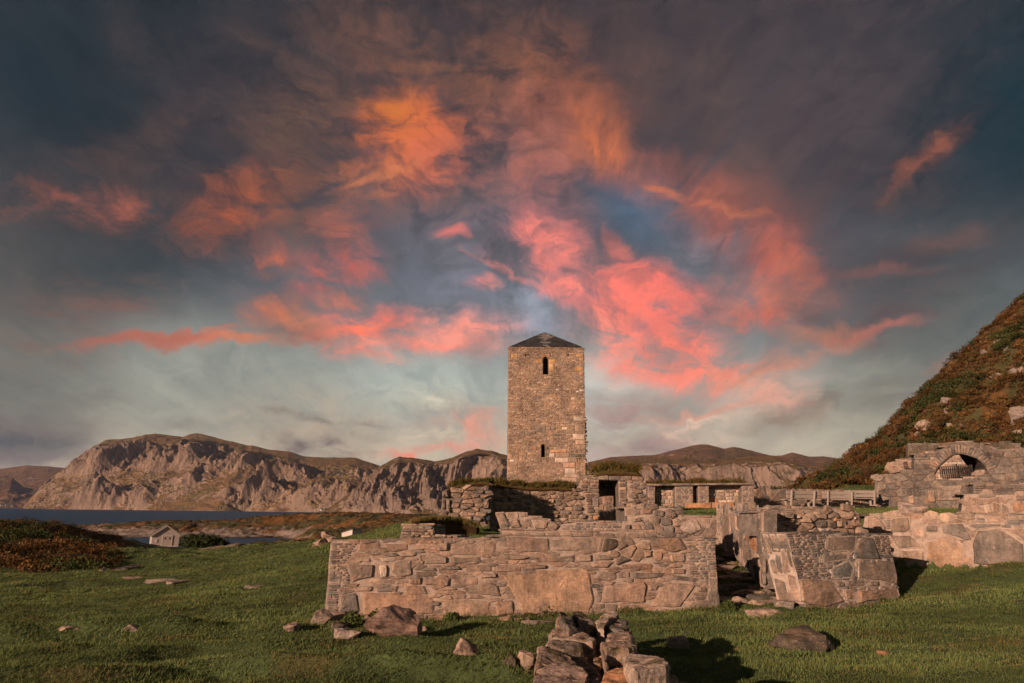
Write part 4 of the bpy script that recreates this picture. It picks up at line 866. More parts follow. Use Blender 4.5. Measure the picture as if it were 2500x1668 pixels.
# inner wall seen through the doorway, and the wall beyond it
plI = Plane((1455, 1212, 29.7), (1520, 1212, 29.7), 0)
ruin('inner_lintel_wall', 'inner wall hanging over the low second opening inside the doorway', 'ruined wall', plI, z5((180,185),(520,185),(520,432),(180,432)), .7,
     [CRS(h=(.08, .16), l=(.2, .6), pal='brown', rel=(.03, .08))], [(z5((300,240),(478,245),(478,268),(300,266)), 'brown')], skirt=False, bigh=.25, mats=[M_STONE, M_CORE, M_CORE])
plI2 = Plane((1455, 1285, 32.5), (1520, 1285, 32.5), 0)
ruin('inner_back_wall', 'pale ruined wall with grassy ledges seen through the doorway', 'ruined wall', plI2, z5((200,455),(300,440),(400,450),(440,440),(520,430),(520,790),(200,790)), .9,
     [RUB(sx=.4, sy=.3, pal='tan', rel=(.03, .07))])

# left: low curved wall and turf mound in front of the stub
plC = Plane((978, 1318, 19.0), (1062, 1318, 18.7), 3)
w_ = ruin('curved_wall', 'small low curved dry stone wall by the grass mound', 'stone wall', plC, [(974, 1326), (979, 1300), (984, 1282), (1000, 1280), (1040, 1281), (1058, 1287), (1062, 1308), (1105, 1309), (1104, 1326)], .8,
     [CRS(h=(.05, .09), l=(.12, .4), pal='brown', rel=(.03, .07))], mats=[M_STONE, M_CORE, M_CORE], caps=dict(pal='brown', sx=.4, step=.3, h=.06))

M_PALE = simple_mat('pale_mortar', (.43, .345, .29), .95, .3, 7, .8, .03)
# right block at the mouth of the passage
plE = Plane((1990, 1480, 16.0), (2194, 1456, 17.2), 1.5)
bigsE = [z2((920,850),(1130,840),(1120,940),(960,950),(910,930)), (z2((1165,845),(1240,850),(1290,1005),(1115,1000),(1110,950)), 'grey'), (z2((950,1075),(1080,1010),(1115,1060),(1105,1135),(965,1145)), (.19, .185, .17)), (z2((1150,1025),(1390,1015),(1410,1110),(1415,1180),(1150,1130)), 'grey'),
    (z2((730,1145),(940,1150),(1040,1300),(900,1350),(740,1300)), (.34, .245, .185)), z2((1050,1155),(1190,1150),(1195,1195),(1060,1200)), (z2((1205,1160),(1285,1158),(1285,1195),(1210,1195)), 'grey'), z2((1130,1225),(1420,1215),(1435,1265),(1140,1310)), z2((1300,1190),(1410,1190),(1400,1212),(1300,1212)), z2((960,1155),(1040,1160),(1040,1195),(990,1200)), z2((1040,1215),(1120,1220),(1130,1300),(1050,1290)),
    (z2((880,975),(1080,965),(1075,1005),(890,1030)), 'grey')]
ruin('buttress_wall', 'squared stone block with pale raised mortar right of the passage', 'stone wall', plE,
     z2((638,818),(800,815),(1000,820),(1200,826),(1355,832),(1385,950),(1436,1262),(1440,1330),(1000,1400),(780,1380),(760,1310),(690,1000),(650,900)), .75,
     [CRS(reg=z2((630,815),(940,815),(900,960),(930,1140),(720,1150))), CRS(reg=z2((1240,840),(1365,835),(1400,1015),(1295,1010))), RUB(sx=.2, sy=.09, pal='slate')], bigsE, caps=dict(pal='grey', sx=.7, step=.5, h=.05), mats=[M_STONE, M_PALE, M_CORE], bigh=.035, loc=None)
plE2 = Plane((1870, 1306, 17.7), (2110, 1306, 18.7), 1)
ruin('broken_wall', 'broken wall core with two white quartz stones above the squared block', 'ruined wall', plE2,
     z2((470,840),(482,666),(560,660),(640,645),(700,655),(850,645),(1000,640),(1080,635),(1150,680),(1170,720),(1170,830)), 1.0,
     [RUB(sx=.34, sy=.2, pal='brown', rel=(.03, .1), tilt=.5)], [(z2((840,780),(970,775),(975,800),(850,805)), 'white'), (z2((695,690),(725,690),(720,712),(700,715)), 'white'), (z2((745,690),(785,700),(800,750),(720,745)), 'grey'), (z2((1070,640),(1150,685),(1165,770),(1110,780)), 'tan'), (z2((960,700),(1000,725),(955,745)), 'orange'), (z2((580,665),(670,665),(670,720),(590,715)), 'grey'), (z2((490,690),(525,690),(525,800),(492,800)), 'slate'), (z2((530,730),(585,735),(610,810),(560,815)), 'slate'), (z2((1030,755),(1120,760),(1110,795),(1030,785)), 'tan'), (z2((1095,700),(1112,696),(1118,722),(1100,725)), 'white')], caps=dict(pal='grey', sx=.5, step=.5, h=.05), skirt=False, bigh=.09)
# long side wall of the passage, upright slabs
plD = Plane((1768, 1336, 25.8), (1865, 1437, 17.75), 1.0)
ef = [plE.uv(*q_) for q_ in z2((762, 1318), (637, 813))]
zq = [plE.p3(*ef[0], -.76), plE.p3(*ef[0], .0), plE.p3(*ef[1], .0), plE.p3(*ef[1], -.76)]; plD2 = QFace([project(v) for v in zq], zq)
bigsD = []
for (x0, y0, x1, y1, x2, y2, x3, y3), pal in [((200,690,240,690,250,890,205,890), 'grey'), ((245,680,290,690,300,800,260,780), 'tan'), ((290,690,340,690,330,790,300,780), 'grey'), ((345,690,400,685,400,770,350,760), 'grey'), ((405,680,435,680,430,800,405,790), 'tan'), ((270,800,300,810,320,930,280,910), 'slate'), ((305,800,345,800,350,950,320,930), 'grey'), ((350,780,395,790,400,900,355,880), 'tan'), ((400,805,430,800,440,960,405,930), 'orange'), ((445,780,475,800,478,1000,445,970), 'grey'), ((350,900,400,920,410,1050,355,1000), 'grey'), ((410,940,440,970,470,1060,415,1050), 'slate'),
    ((490,690,540,690,540,720,490,740), 'tan'), ((530,730,585,740,605,810,560,820), 'slate'), ((490,830,530,830,530,980,495,970), 'grey'), ((535,830,560,840,570,990,535,980), 'brown'), ((565,850,600,860,620,960,590,980), 'grey'), ((490,990,530,985,550,1040,495,1030), 'tan'), ((560,990,590,1000,600,1060,565,1050), 'slate'), ((610,830,640,835,650,960,625,950), 'grey'), ((480,1055,580,1050,590,1200,485,1190), 'tan'), ((590,1060,630,1090,640,1270,600,1220), 'grey'), ((640,1040,690,1060,760,1310,650,1270), 'tan'), ((645,960,675,970,690,1050,655,1030), 'slate'), ((600,960,640,970,640,1050,605,1050), 'brown')]:
    bigsD.append((z2((x0,y0),(x1,y1),(x2,y2),(x3,y3)), pal))
ruin('passage_wall', 'long wall of upright grey slabs with pale mortar running back along the passage', 'stone wall', plD,
     z2((150,645),(200,640),(260,655),(480,668),(482,1212),(290,1000),(190,910)), .3,
     [RUB(sx=.34, sy=.42, pal='slate', rel=(.02, .045), jit=.45, gap=.03)], [q for q in bigsD if q[0][0][0] < 1864], caps=dict(pal='grey', sx=.6, step=.5, h=.06), bigh=.05, mats=[M_STONE, M_PALE, M_CORE])
def q2(a, b_): return tuple(plD2.bil(plD2.px, a, b_))
ruin('passage_wall', 'near end of the passage wall, tall upright slabs beside the squared block', 'stone wall', plD2,
     [q2(0, 0), q2(1, 0), q2(1, 1), q2(0, 1)], .12, [RUB(sx=.2, sy=.3, pal='slate', rel=(.01, .03), jit=.45, gap=.03)],
     [([q2(a, b_) for a, b_ in pts], pal) for pts, pal in [([(.62, 0), (.97, 0), (.97, .40), (.66, .42)], 'tan'), ([(.1, 0), (.56, 0), (.54, .30), (.1, .34)], 'tan'), ([(.1, .40), (.32, .38), (.34, .62), (.12, .6)], 'grey'), ([(.4, .38), (.55, .4), (.56, .66), (.4, .7)], 'slate'), ([(.62, .48), (.8, .46), (.78, .78), (.64, .74)], 'grey'), ([(.84, .5), (.96, .48), (.96, .8), (.86, .76)], 'brown'), ([(.08, .68), (.3, .66), (.28, .96), (.08, .97)], 'grey'), ([(.36, .76), (.56, .74), (.55, .97), (.36, .97)], 'tan'), ([(.64, .84), (.95, .86), (.95, .97), (.64, .97)], 'slate')]],
     bigh=.03, mats=[M_STONE, M_PALE, M_CORE])
# long wall at the right
plF = Plane((2196, 1396, 20.3), (2500, 1379, 18.6), 1.5)
bigsF = [z2((1215,700),(1290,700),(1345,770),(1340,820),(1215,810)), (z2((1385,715),(1510,705),(1520,800),(1480,815),(1380,810)), 'brown'), z2((1535,750),(1620,760),(1625,850),(1540,850)), (z2((1730,760),(1890,745),(1960,870),(1900,870),(1740,815)), 'grey'), (z2((1625,770),(1715,760),(1715,810),(1630,808)), 'grey'), z2((1370,830),(1520,835),(1600,920),(1430,930)), z2((1440,940),(1610,940),(1620,1070),(1450,1070)), (z2((1625,880),(1860,875),(1905,930),(1890,1065),(1640,1075)), (.33, .24, .175)), (z2((1990,800),(2140,790),(2323,900),(2330,1030),(1960,1040),(1960,890)), 'brown'), z2((2150,785),(2330,780),(2340,880),(2200,800)), (z2((1900,760),(2020,750),(2200,760),(2000,790),(1960,800)), 'slate'), z2((2050,700),(2200,705),(2200,740),(2050,740)), z2((1590,720),(1720,712),(1720,745),(1600,750))]
ruin('boundary_wall', 'long wall of large brown slabs at the right edge above the lawn', 'stone wall', plF,
     z2((1175,830),(1195,700),(1215,690),(1400,685),(1640,690),(1900,688),(2323,690),(3250,690),(3250,1040),(2323,1042),(2000,1065),(1600,1095),(1400,1110),(1175,1120)), 1.0,
     [CRS(reg=z2((1290,720),(1380,720),(1380,790),(1345,790)), h=(.04, .06)), CRS(reg=z2((1990,700),(3250,700),(3250,790),(2140,780),(1950,760)), h=(.05, .09), l=(.2, .6)), RUB(sx=.42, sy=.2, pal='tan')], bigsF, caps=dict(pal='grey', sx=.7, step=.5, h=.06))
plG = Plane((2345, 1262, 26), (2640, 1262, 24.5), 2)
ruin('stepped_wall', 'stepped wall of mixed brown stones behind the long right wall', 'stone wall', plG, z2((1870,720),(1885,610),(1900,545),(2000,540),(2323,538),(3250,535),(3250,720)), .9,
     [RUB(sx=.5, sy=.26, pal='tan', rel=(.02, .06))], [(z2((2030,620),(2080,610),(2100,680),(2050,680)), 'pale'), z2((2100,600),(2150,610),(2150,680),(2105,680)), (z2((2160,600),(2220,640),(2225,680),(2160,680)), 'grey'), (z2((2235,600),(2323,600),(2330,670),(2240,670)), (.30, .19, .13)), (z2((2255,550),(2330,550),(2330,590),(2260,590)), 'grey')], caps=dict(pal='tan', sx=.6, step=.5, h=.07))
plG2 = Plane((2345, 1215, 31), (2640, 1215, 29.5), 2)
ruin('stepped_wall', 'upper course wall of thin slabs between the stepped wall and the arch', 'stone wall', plG2, z2((1960,570),(1965,470),(2020,455),(2150,480),(2323,470),(3250,470),(3250,570)), .9,
     [CRS(h=(.08, .2), l=(.4, 1.0), pal='weather', rel=(.02, .05))], caps=dict(pal='tan', sx=.6, step=.5, h=.07), mats=[M_STONE, M_CORE, M_CORE])
plH = Plane((2135, 1236, 45), (2500, 1228, 41), 1)
ruin('cave_terrace_wall', 'weathered dark wall with a step in front of the arched vault', 'stone wall', plH,
     z2((1262,640),(1265,412),(1400,400),(1560,380),(1640,378),(1665,440),(1780,448),(1900,430),(2000,422),(2323,405),(3250,400),(3250,660),(1500,650)), 1.4,
     [RUB(sx=.7, sy=.42, pal='weather', rel=(.03, .09), gap=.012, dome=.1)], [(z2((1640,510),(1690,520),(1700,600),(1640,600)), 'tan'), z2((1700,480),(1880,480),(1880,590),(1710,590)), z2((1500,560),(1540,540),(1550,610),(1500,610)), (z2((1410,430),(1450,430),(1460,490),(1410,490)), 'grey')], caps=dict(pal='grey', sx=.9, step=.7, h=.1), bigh=.09, skirt=False, mats=[M_STONE, M_CORE, M_CORE])
# vaulted niche
M_STONE_DK = M_STONE
plA = Plane((2240, 1170, 47.5), (2420, 1170, 45.8), 0)
arc = [(2062,440),(2062,372),(2050,345),(2020,312),(1985,288),(1930,267),(1890,258),(1850,256),(1815,266),(1780,290),(1745,322),(1715,352),(1692,390),(1684,440)]
vous = []
import itertools
def arch_part(pl):
    mb = MB()
    for pts, pal in vous: stone(mb, pl, pl.poly(pts), .09 * rnd.uniform(.8, 1.3), tone(pal), .012, cut=False)
    return [('arch', mb)]
def arcpt(t, k):
    q = np.array(arc[1:-1], float); s = np.concatenate([[0], np.cumsum(np.linalg.norm(np.diff(q, axis=0), axis=1))]); s /= s[-1]
    p = np.array([np.interp(t, s, q[:, 0]), np.interp(t, s, q[:, 1])]); c = np.array([1870, 430.]); d = p - c; d /= np.linalg.norm(d); return tuple(p + d * k)
for i in range(26):
    a, b_ = i / 26, (i + 1) / 26; kk = rnd.uniform(52, 74); vous.append((z2(arcpt(a, 3), arcpt(b_, 3), arcpt(b_, kk), arcpt(a, kk)), rnd.choice(['grey', 'grey', 'tan', 'slate'])))
vault = ruin('arched_vault', 'low round arched stone vault at the foot of the heather hill', 'vault', plA,
     z2((1545,445),(1545,262),(1600,256),(1655,258),(1760,212),(1850,172),(1920,170),(2010,182),(2100,205),(2160,228),(2323,222),(3250,225),(3250,445),*arc), 1.6,
     [RUB(reg=z2((2100,225),(3250,225),(3250,445),(2062,445)), sx=.8, sy=.5, pal='weather', rel=(.03, .08)), CRS(h=(.12, .22), l=(.3, .8), pal='weather', rel=(.03, .07))], [], caps=dict(pal='grey', sx=.8, step=.6, h=.08), extra=arch_part, mats=[M_STONE_DK, M_CORE, M_CORE])
plA2 = Plane((2270, 1170, 47.42), (2420, 1170, 46.0), 0)
ruin('lining', None, None, plA2, z2((1620,460),(1620,240),(1850,240),(1880,290),(1965,410),(1970,460)), .4,
     [CRS(h=(.1, .2), l=(.3, .8), pal='pale', rel=(.03, .08))], parent=vault)
plA3 = Plane((2270, 1170, 52), (2420, 1170, 50.5), 0)
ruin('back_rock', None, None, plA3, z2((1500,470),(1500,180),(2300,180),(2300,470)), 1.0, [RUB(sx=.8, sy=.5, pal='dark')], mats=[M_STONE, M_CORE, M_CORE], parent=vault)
# barrel of the vault between front and back, and its top
mb = MB(); q = [plA.uv(*p) for p in z2(*arc[1:-1])]
for i in range(len(q) - 1):
    a, b_ = q[i], q[i + 1]; k0 = [tuple(plA.p3(a[0], a[1], -1.55)), tuple(plA.p3(b_[0], b_[1], -1.55)), tuple(plA.p3(b_[0], b_[1], -5.5)), tuple(plA.p3(a[0], a[1], -5.5))]
    up = [tuple(np.array(v) + np.array([0, 0, .5])) for v in k0]; mb.add(k0 + up, [[0, 1, 2, 3], [4, 7, 6, 5], [0, 4, 5, 1], [2, 6, 7, 3]], tone('grey'))
mb.build('ceiling', [M_STONE], vault)

# long low building wall with recesses right of the doorway
plK = Plane((1575, 1246, 36.5), (1835, 1240, 36.5), 0)
def piers(pl):
    parts_ = []
    for a, b_ in ((835, 925), (1185, 1415), (1480, 1620), (2040, 2195)):
        mb = MB(); parts_.append(('pier', mb)); pts = z5((a, 300), (b_, 300), (b_, 575), (a, 575)); out = pl.poly(pts); pp = Plane.__new__(Plane); pp.__dict__.update(pl.__dict__); pp.A = pl.A + pl.N * .55
        body(mb, pp, out, .55)
        for c in courses(out, .06, .12, .2, .5): stone(mb, pp, c, rnd.uniform(.01, .03), tone('grey'), .012)
    mb = MB(); parts_.append(('capstone', mb)); (u0, v0), (u1, v1) = pl.uv(*z5((826, 300))[0]), pl.uv(*z5((2190, 285))[0]); n = 9
    for i in range(n):
        ua, ub = u0 + (u1 - u0) * i / n, u0 + (u1 - u0) * (i + 1) / n; vs, fs = box((0, 0, 0), ((ub - ua) * .985, 1.7, .11), 0, .02)
        c = pl.p3((ua + ub) / 2, v0 + (v1 - v0) * (i + .5) / n + .02, .72 - .85); mb.add([tuple(c + pl.U * x - pl.N * y + np.array([0, 0, z])) for x, y, z in vs], fs, tone('grey'), 0)
    for a, b_, t, pal in ((1295, 1640, 525, 'orange'), (1640, 1930, 518, 'orange'), (1930, 2195, 522, 'tan')):
        mb = MB(); parts_.append(('base_slab', mb)); out = pl.poly(z5((a, t), (b_, t), (b_, 610), (a, 615))); pp = Plane.__new__(Plane); pp.__dict__.update(pl.__dict__); pp.A = pl.A + pl.N * .85
        body(mb, pp, out, .8); stone(mb, pp, out, .06, tone(pal), .01, cut=False)
    return parts_
w_ = ruin('recessed_wall', 'low wall with pale recesses between dark piers and orange base slabs, grass on its top', 'ruined wall', plK, z5((830,300),(1200,292),(2195,280),(2195,640),(830,640)), .9,
     [CRS(h=(.1, .22), l=(.15, .5), pal='pale', rel=(.02, .07), wav=.02)], [(z5((1650,450),(1780,450),(1780,512),(1650,512)), 'orange')], extra=piers)
turf(w_, 'turf', [plK.p3(*plK.uv(*p)) for p in z5((835,285),(1000,287),(1200,275),(1400,274),(1700,273),(1950,273),(2170,280))], 1.0, .10, 1700, 12, .2, .55, .04)

# retaining wall under the lawn and the loose block in front of it
plQ = Plane((1650, 1320, 26.7), (1770, 1320, 26.9), 1)
ruin('retaining_wall', 'low wall half in shadow holding up the small lawn at the end of the passage', 'stone wall', plQ, z5((1285,1080),(1290,690),(1450,690),(1800,692),(1830,1080)), .8,
     [RUB(sx=.55, sy=.3, pal='grey', rel=(.02, .05))], [z5((1350,690),(1720,690),(1720,712),(1350,712)), (z5((1565,720),(1655,725),(1655,790),(1565,780)), 'grey')], caps=dict(pal='grey', sx=.6, step=.5, h=.06))
plP = Plane((1752, 1338, 26.4), (1770, 1338, 26.2), 0)
ruin('wall_end_pillar', 'narrow upright end of the passage wall built of thin stacked stones', 'pillar', plP, [(1750, 1345), (1749, 1243), (1768, 1241), (1773, 1345)], .8, [CRS(h=(.05, .08), l=(.1, .25), pal='tan')])
plT = Plane((1835, 1246, 40), (2140, 1240, 44), 0)
ruin('back_boundary_wall', 'grey boundary wall of blocks behind the benches', 'stone wall', plT, [(1830, 1262), (1832, 1202), (1850, 1197), (1885, 1195), (1930, 1197), (1980, 1195), (2040, 1198), (2080, 1200), (2140, 1198), (2145, 1250), (1990, 1250), (1900, 1250)], .8,
     [RUB(sx=.6, sy=.4, pal='tan', rel=(.02, .06))], caps=dict(pal='grey', sx=.8, step=.6, h=.08))
plT2 = Plane((1850, 1262, 33), (1985, 1252, 33), 0)
ruin('kerb_wall', 'single course of flat stones in front of the left bench', 'stone wall', plT2, [(1840, 1268), (1845, 1244), (1880, 1236), (1960, 1237), (1985, 1243), (1987, 1262)], .7, [CRS(h=(.07, .14), l=(.25, .7), pal='tan', rel=(.03, .07))], caps=dict(pal='grey', sx=.6, step=.5, h=.06))

# ------------------------------------------------------------------ the tower
TY = 50.0
TLb, TRb, TLt, TRt = W(1239, 1215, TY), W(1430, 1213, TY), W(1242, 850, TY), W(1425.5, 851, TY)
zb_, zt_ = 8.7 - 1.4, float(TLt[2]); xL, xR = float(TLb[0]) - .02, float(TRb[0]) + .02; tx0, tx1 = float(TLt[0]), float(TRt[0]); wT = xR - xL; hT = zt_ - zb_
tower = thing('church_tower', ((xL + xR) / 2, TY + wT / 2, zb_), 'tall square stone church tower with a slate pyramid roof', 'tower')
class TFace(Plane):
    def __init__(s, q): s.q = [np.array(v, float) for v in q]; s.U = (s.q[1] - s.q[0]); s.Wd = np.linalg.norm(s.U); s.U /= s.Wd; s.Hh = s.q[3][2] - s.q[0][2]; s.V = np.array([0, 0, 1.0]); s.N = np.cross(s.U, s.V); s.A = s.q[0]
    def p3(s, u, v, w=0.0):
        a, b_ = u / s.Wd, v / s.Hh; p = s.q[0] * (1 - a) * (1 - b_) + s.q[1] * a * (1 - b_) + s.q[2] * a * b_ + s.q[3] * (1 - a) * b_; return p + s.N * w
dx = (xR - xL) - (tx1 - tx0); sy0, sy1 = TY, TY + wT
c_b = [(xL, sy0, zb_), (xR, sy0, zb_), (xR, sy1, zb_), (xL, sy1, zb_)]; e = dx / 2
c_t = [(tx0, sy0 + e, zt_), (tx1, sy0 + e, zt_), (tx1, sy1 - e, zt_), (tx0, sy1 - e, zt_)]
zt = Zm(1200, 780, 3.732)
FR = TFace([c_b[0], c_b[1], c_t[1], c_t[0]])
def tuv(x, y):      # photo point on the front face
    d = sight(*zt((x, y))[0]); t = ((FR.A - EYE) @ FR.N) / (d @ FR.N); p = EYE + d * t - FR.A; return (float(p @ FR.U), float(p @ FR.V))
WIN = {}
def tower_face(fc, dens, front):
    mb = mbase = MB(); Wd, Hh = fc.Wd, fc.Hh
    holes = []
    if front:
        def archh(x0, x1, yt, yb):
            a, b_ = tuv(x0, yb), tuv(x1, yt); r = (b_[0] - a[0]) / 2; cx = (a[0] + b_[0]) / 2
            return [(a[0], a[1]), (b_[0], a[1])] + [(cx + r * math.cos(t), b_[1] - r + r * math.sin(t)) for t in np.linspace(0, math.pi, 8)]
        w1 = archh(467, 517, 342, 503); w2 = archh(452, 486, 1138, 1256); h1 = [tuv(302, 333), tuv(317, 333), tuv(317, 315), tuv(302, 315)]; h2 = [tuv(688, 331), tuv(702, 331), tuv(702, 315), tuv(688, 315)]; h3 = [tuv(518, 1254), tuv(528, 1254), tuv(528, 1194), tuv(518, 1194)]
        holes = [w1, w2, h1, h2]
    outer = [(0, 0), (Wd, 0), (Wd, Hh), (0, Hh)]
    loops = [outer] + [h_[::-1] if area_c(h_)[0] > 0 else h_ for h_ in holes]
    flat = [p for l_ in loops for p in l_]
    tr = tessellate_polygon([[Vector((x, y, 0)) for x, y in l_] for l_ in loops])
    b0 = len(mb.v); mb.v += [tuple(fc.p3(x, y, 0)) for x, y in flat]; mb.t += [(.3, .2, .15)] * len(flat)
    for t in tr:
        q = [flat[i] for i in t]; s_ = (q[1][0] - q[0][0]) * (q[2][1] - q[0][1]) - (q[1][1] - q[0][1]) * (q[2][0] - q[0][0])
        mb.f.append([b0 + i for i in (t if s_ > 0 else t[::-1])]); mb.m.append(1)
    for hi, h_ in enumerate(holes):      # reveals
        mb = WIN.setdefault(hi, MB()) if hi < 2 else mbase
        n = len(h_); b0 = len(mb.v); mb.v += [tuple(fc.p3(x, y, .02)) for x, y in h_] + [tuple(fc.p3(x, y, -.7)) for x, y in h_]; mb.t += [(.36, .27, .21)] * (2 * n)
        for i in range(n): k = (i + 1) % n; mb.f.append([b0 + i, b0 + k, b0 + n + k, b0 + n + i]); mb.m.append(0)
        mb.f.append([b0 + n + i for i in range(n)]); mb.m.append(2)
    mb = mbase; bigs = []; skipw = []
    if front:
        for (x0, y0, x1, y1), pal in [((447,320,540,342),'orange'),((407,364,464,402),(.45,.27,.13)),((520,364,582,398),(.48,.30,.15)),((520,400,570,468),(.45,.29,.15)),((755,432,832,472),(.46,.29,.14)),((770,312,838,345),(.40,.25,.14)),((795,350,838,382),(.42,.24,.14)),((798,478,840,512),'orange'),((178,318,242,352),(.42,.27,.13)),((745,876,836,925),'pale'),((758,960,845,1020),'pale'),((738,1046,848,1096),(.5,.41,.34)),((762,1100,855,1140),'pale'),((780,1140,858,1190),'pale'),
            ((522,1220,575,1256),'white'),((530,1190,690,1214),'orange'),((580,1220,712,1256),'pale'),((576,1260,700,1304),(.52,.42,.35)),((702,1260,782,1300),'pale'),((652,1306,766,1352),(.42,.27,.2)),((668,1356,764,1410),(.52,.42,.35)),((664,1412,790,1440),'pale'),((636,1442,782,1482),(.44,.31,.25)),((716,1224,850,1252),(.15,.16,.14)),((640,980,690,1008),'pale'),((392,962,494,1030),(.20,.17,.145)),((496,975,540,1010),(.22,.18,.15)),((640,1010,760,1036),(.24,.19,.15)),((585,634,616,650),'white'),((765,650,796,668),'white'),((800,640,842,655),'white'),((165,1278,212,1298),'white'),((372,1160,410,1192),'orange'),((380,1020,402,1042),'grey'),((720,710,760,735),'pale'),((540,980,585,1008),(.22,.18,.15)),((570,1040,640,1065),(.2,.17,.14)),((655,925,720,950),(.23,.185,.15))]:
            p0, p1 = tuv(x0, y1), tuv(x1, y0); bigs.append(([(p0[0], p0[1]), (p1[0], p0[1]), (p1[0], p1[1]), (p0[0], p1[1])], pal))
        for wi, hh in enumerate((w1, w2)):   # dressed arch stones round the two windows
            for (a, b_), q in zip(zip(hh[2:], hh[3:]), range(9)):
                cx = (hh[0][0] + hh[1][0]) / 2; cy = hh[2][1]; o_ = lambda p: (cx + (p[0] - cx) * 1.45, cy + (p[1] - cy) * 1.45 + .02); skipw.append([a, o_(a), o_(b_), b_]); stone(WIN[wi], fc, [a, o_(a), o_(b_), b_], .05, tone((.40, .27, .17), .1), .014, cut=False, tilt=.2)
    bp = [q[0] for q in bigs] + holes + skipw
    for c in courses(outer, .055 / dens, .115 / dens, .12 / dens, .38 / dens, bp, .012): stone(mb, fc, c, rnd.uniform(.008, .034), tone('tower', .13), .010, tilt=.5)
    for q, pal in bigs: stone(mb, fc, q, rnd.uniform(.04, .06), tone(pal, .08), .014, cut=False, tilt=.2)
    return mb
mbT = tower_face(FR, 1.0, True)
for a, b_ in ((1, 2), (2, 3), (3, 0)):
    m2 = tower_face(TFace([c_b[a], c_b[b_], c_t[b_], c_t[a]]), .55, False); k = len(mbT.v)
    mbT.v += m2.v; mbT.t += m2.t; mbT.m += m2.m; mbT.f += [[i + k for i in f] for f in m2.f]
M_VOID = simple_mat('dark_interior', (.02, .017, .015), .95)
# ragged right corner where the facing has fallen away
for k in range(150):
    v = rnd.uniform(.0, hT * .62); s_ = rnd.uniform(.10, .3); a = v / hT; x = xR + (tx1 - xR) * a + rnd.uniform(-.08, .10) * (1.2 - a); vs, fs = box((x, TY + rnd.uniform(0, 1.2), zb_ + v), (s_, s_ * 1.2, s_ * .5), rnd.uniform(-.3, .3), .02); mbT.add(vs, fs, tone(rnd.choice(['pale', 'tower', 'grey'])), 0)
M_TM = [M_STONE_FAR, simple_mat('tower_mortar', (.29, .215, .16), .95, .3, 6, .6, .03), M_VOID]; mbT.build('masonry', M_TM, tower)
for k in (0, 1): WIN[k].build('window', M_TM, tower)['label'] = ('large upper' if k == 0 else 'small lower') + ' round headed window'
# wall head: thin slab cornice
mb = MB(); u = tx0 - .12; cx, cy = (tx0 + tx1) / 2, TY + wT / 2
for side in range(4):
    L = (tx1 - tx0) + .10; q = -L / 2
    while q < L / 2:
        l_ = min(rnd.uniform(.35, .8), L / 2 - q); vs, fs = box((q + l_ / 2, -(tx1 - tx0) / 2 + .19, zt_ + .02), (l_ * .98, .5, rnd.uniform(.09, .14)), 0, .02); M_ = Matrix.Rotation(side * math.pi / 2, 3, 'Z')
        mb.add([tuple(np.array(M_ @ Vector((x, y, 0))) + np.array([cx, cy, z])) for x, y, z in vs], fs, tone('tower')); q += l_
mb.build('cornice', [M_STONE_FAR], tower)
# slate pyramid roof: courses of slates
apex = W(1331, 812, TY + wT / 2); ex0, ex1 = float(W(1245, 847, TY)[0]), float(W(1419, 847, TY)[0]); er = (ex1 - ex0) / 2 + .05; ez = zt_ + .12; hz_ = float(apex[2]) - ez
mb = MB(); nc = 15
for side in range(4):
    M_ = Matrix.Rotation(side * math.pi / 2, 3, 'Z')
    for k in range(nc):
        a, b_ = k / nc, (k + 1.25) / nc; ra, rb = er * (1 - a), er * max(0, 1 - b_); za, zb2 = ez + hz_ * a + .05, ez + hz_ * min(1, b_) + .012; q = -ra
        while q < ra - .01:
            l_ = min(rnd.uniform(.22, .42), ra - q); x0, x1 = q + .005, q + l_ - .005; f = rb / ra if ra else 0; pale_slate = abs((x0 + x1) / 2 + .0) < .22 + .55 * a * (1 if rnd.random() < .6 else .2) and rnd.random() < (.55 + .4 * a); j = rnd.uniform(-.008, .012)  # front slope: paler slates about the middle, more of them higher up
            X0, X1 = max(-rb, min(rb, x0)), max(-rb, min(rb, x1))
            vs = [(x0, -ra, za + j), (x1, -ra, za + j), (X1, -rb, zb2 + j), (X0, -rb, zb2 + j), (x0, -ra + .02, za - .045), (x1, -ra + .02, za - .045)]
            if X1 - X0 < .004: vs[2] = (X0 + .003, -rb, zb2 + j)
            mb.add([tuple(np.array(M_ @ Vector((x, y, 0))) + np.array([cx, cy, z])) for x, y, z in vs], [[0, 1, 2, 3], [4, 5, 1, 0]], tone((.17, .16, .15), .25) if (pale_slate and side == 0) else tone((.045, .043, .045), .3)); q += l_
mb.build('roof', [tinted_mat('roof_slate', .55, 2.0, .4, .02)], tower)

# loose stone with a pale lichen patch at the passage

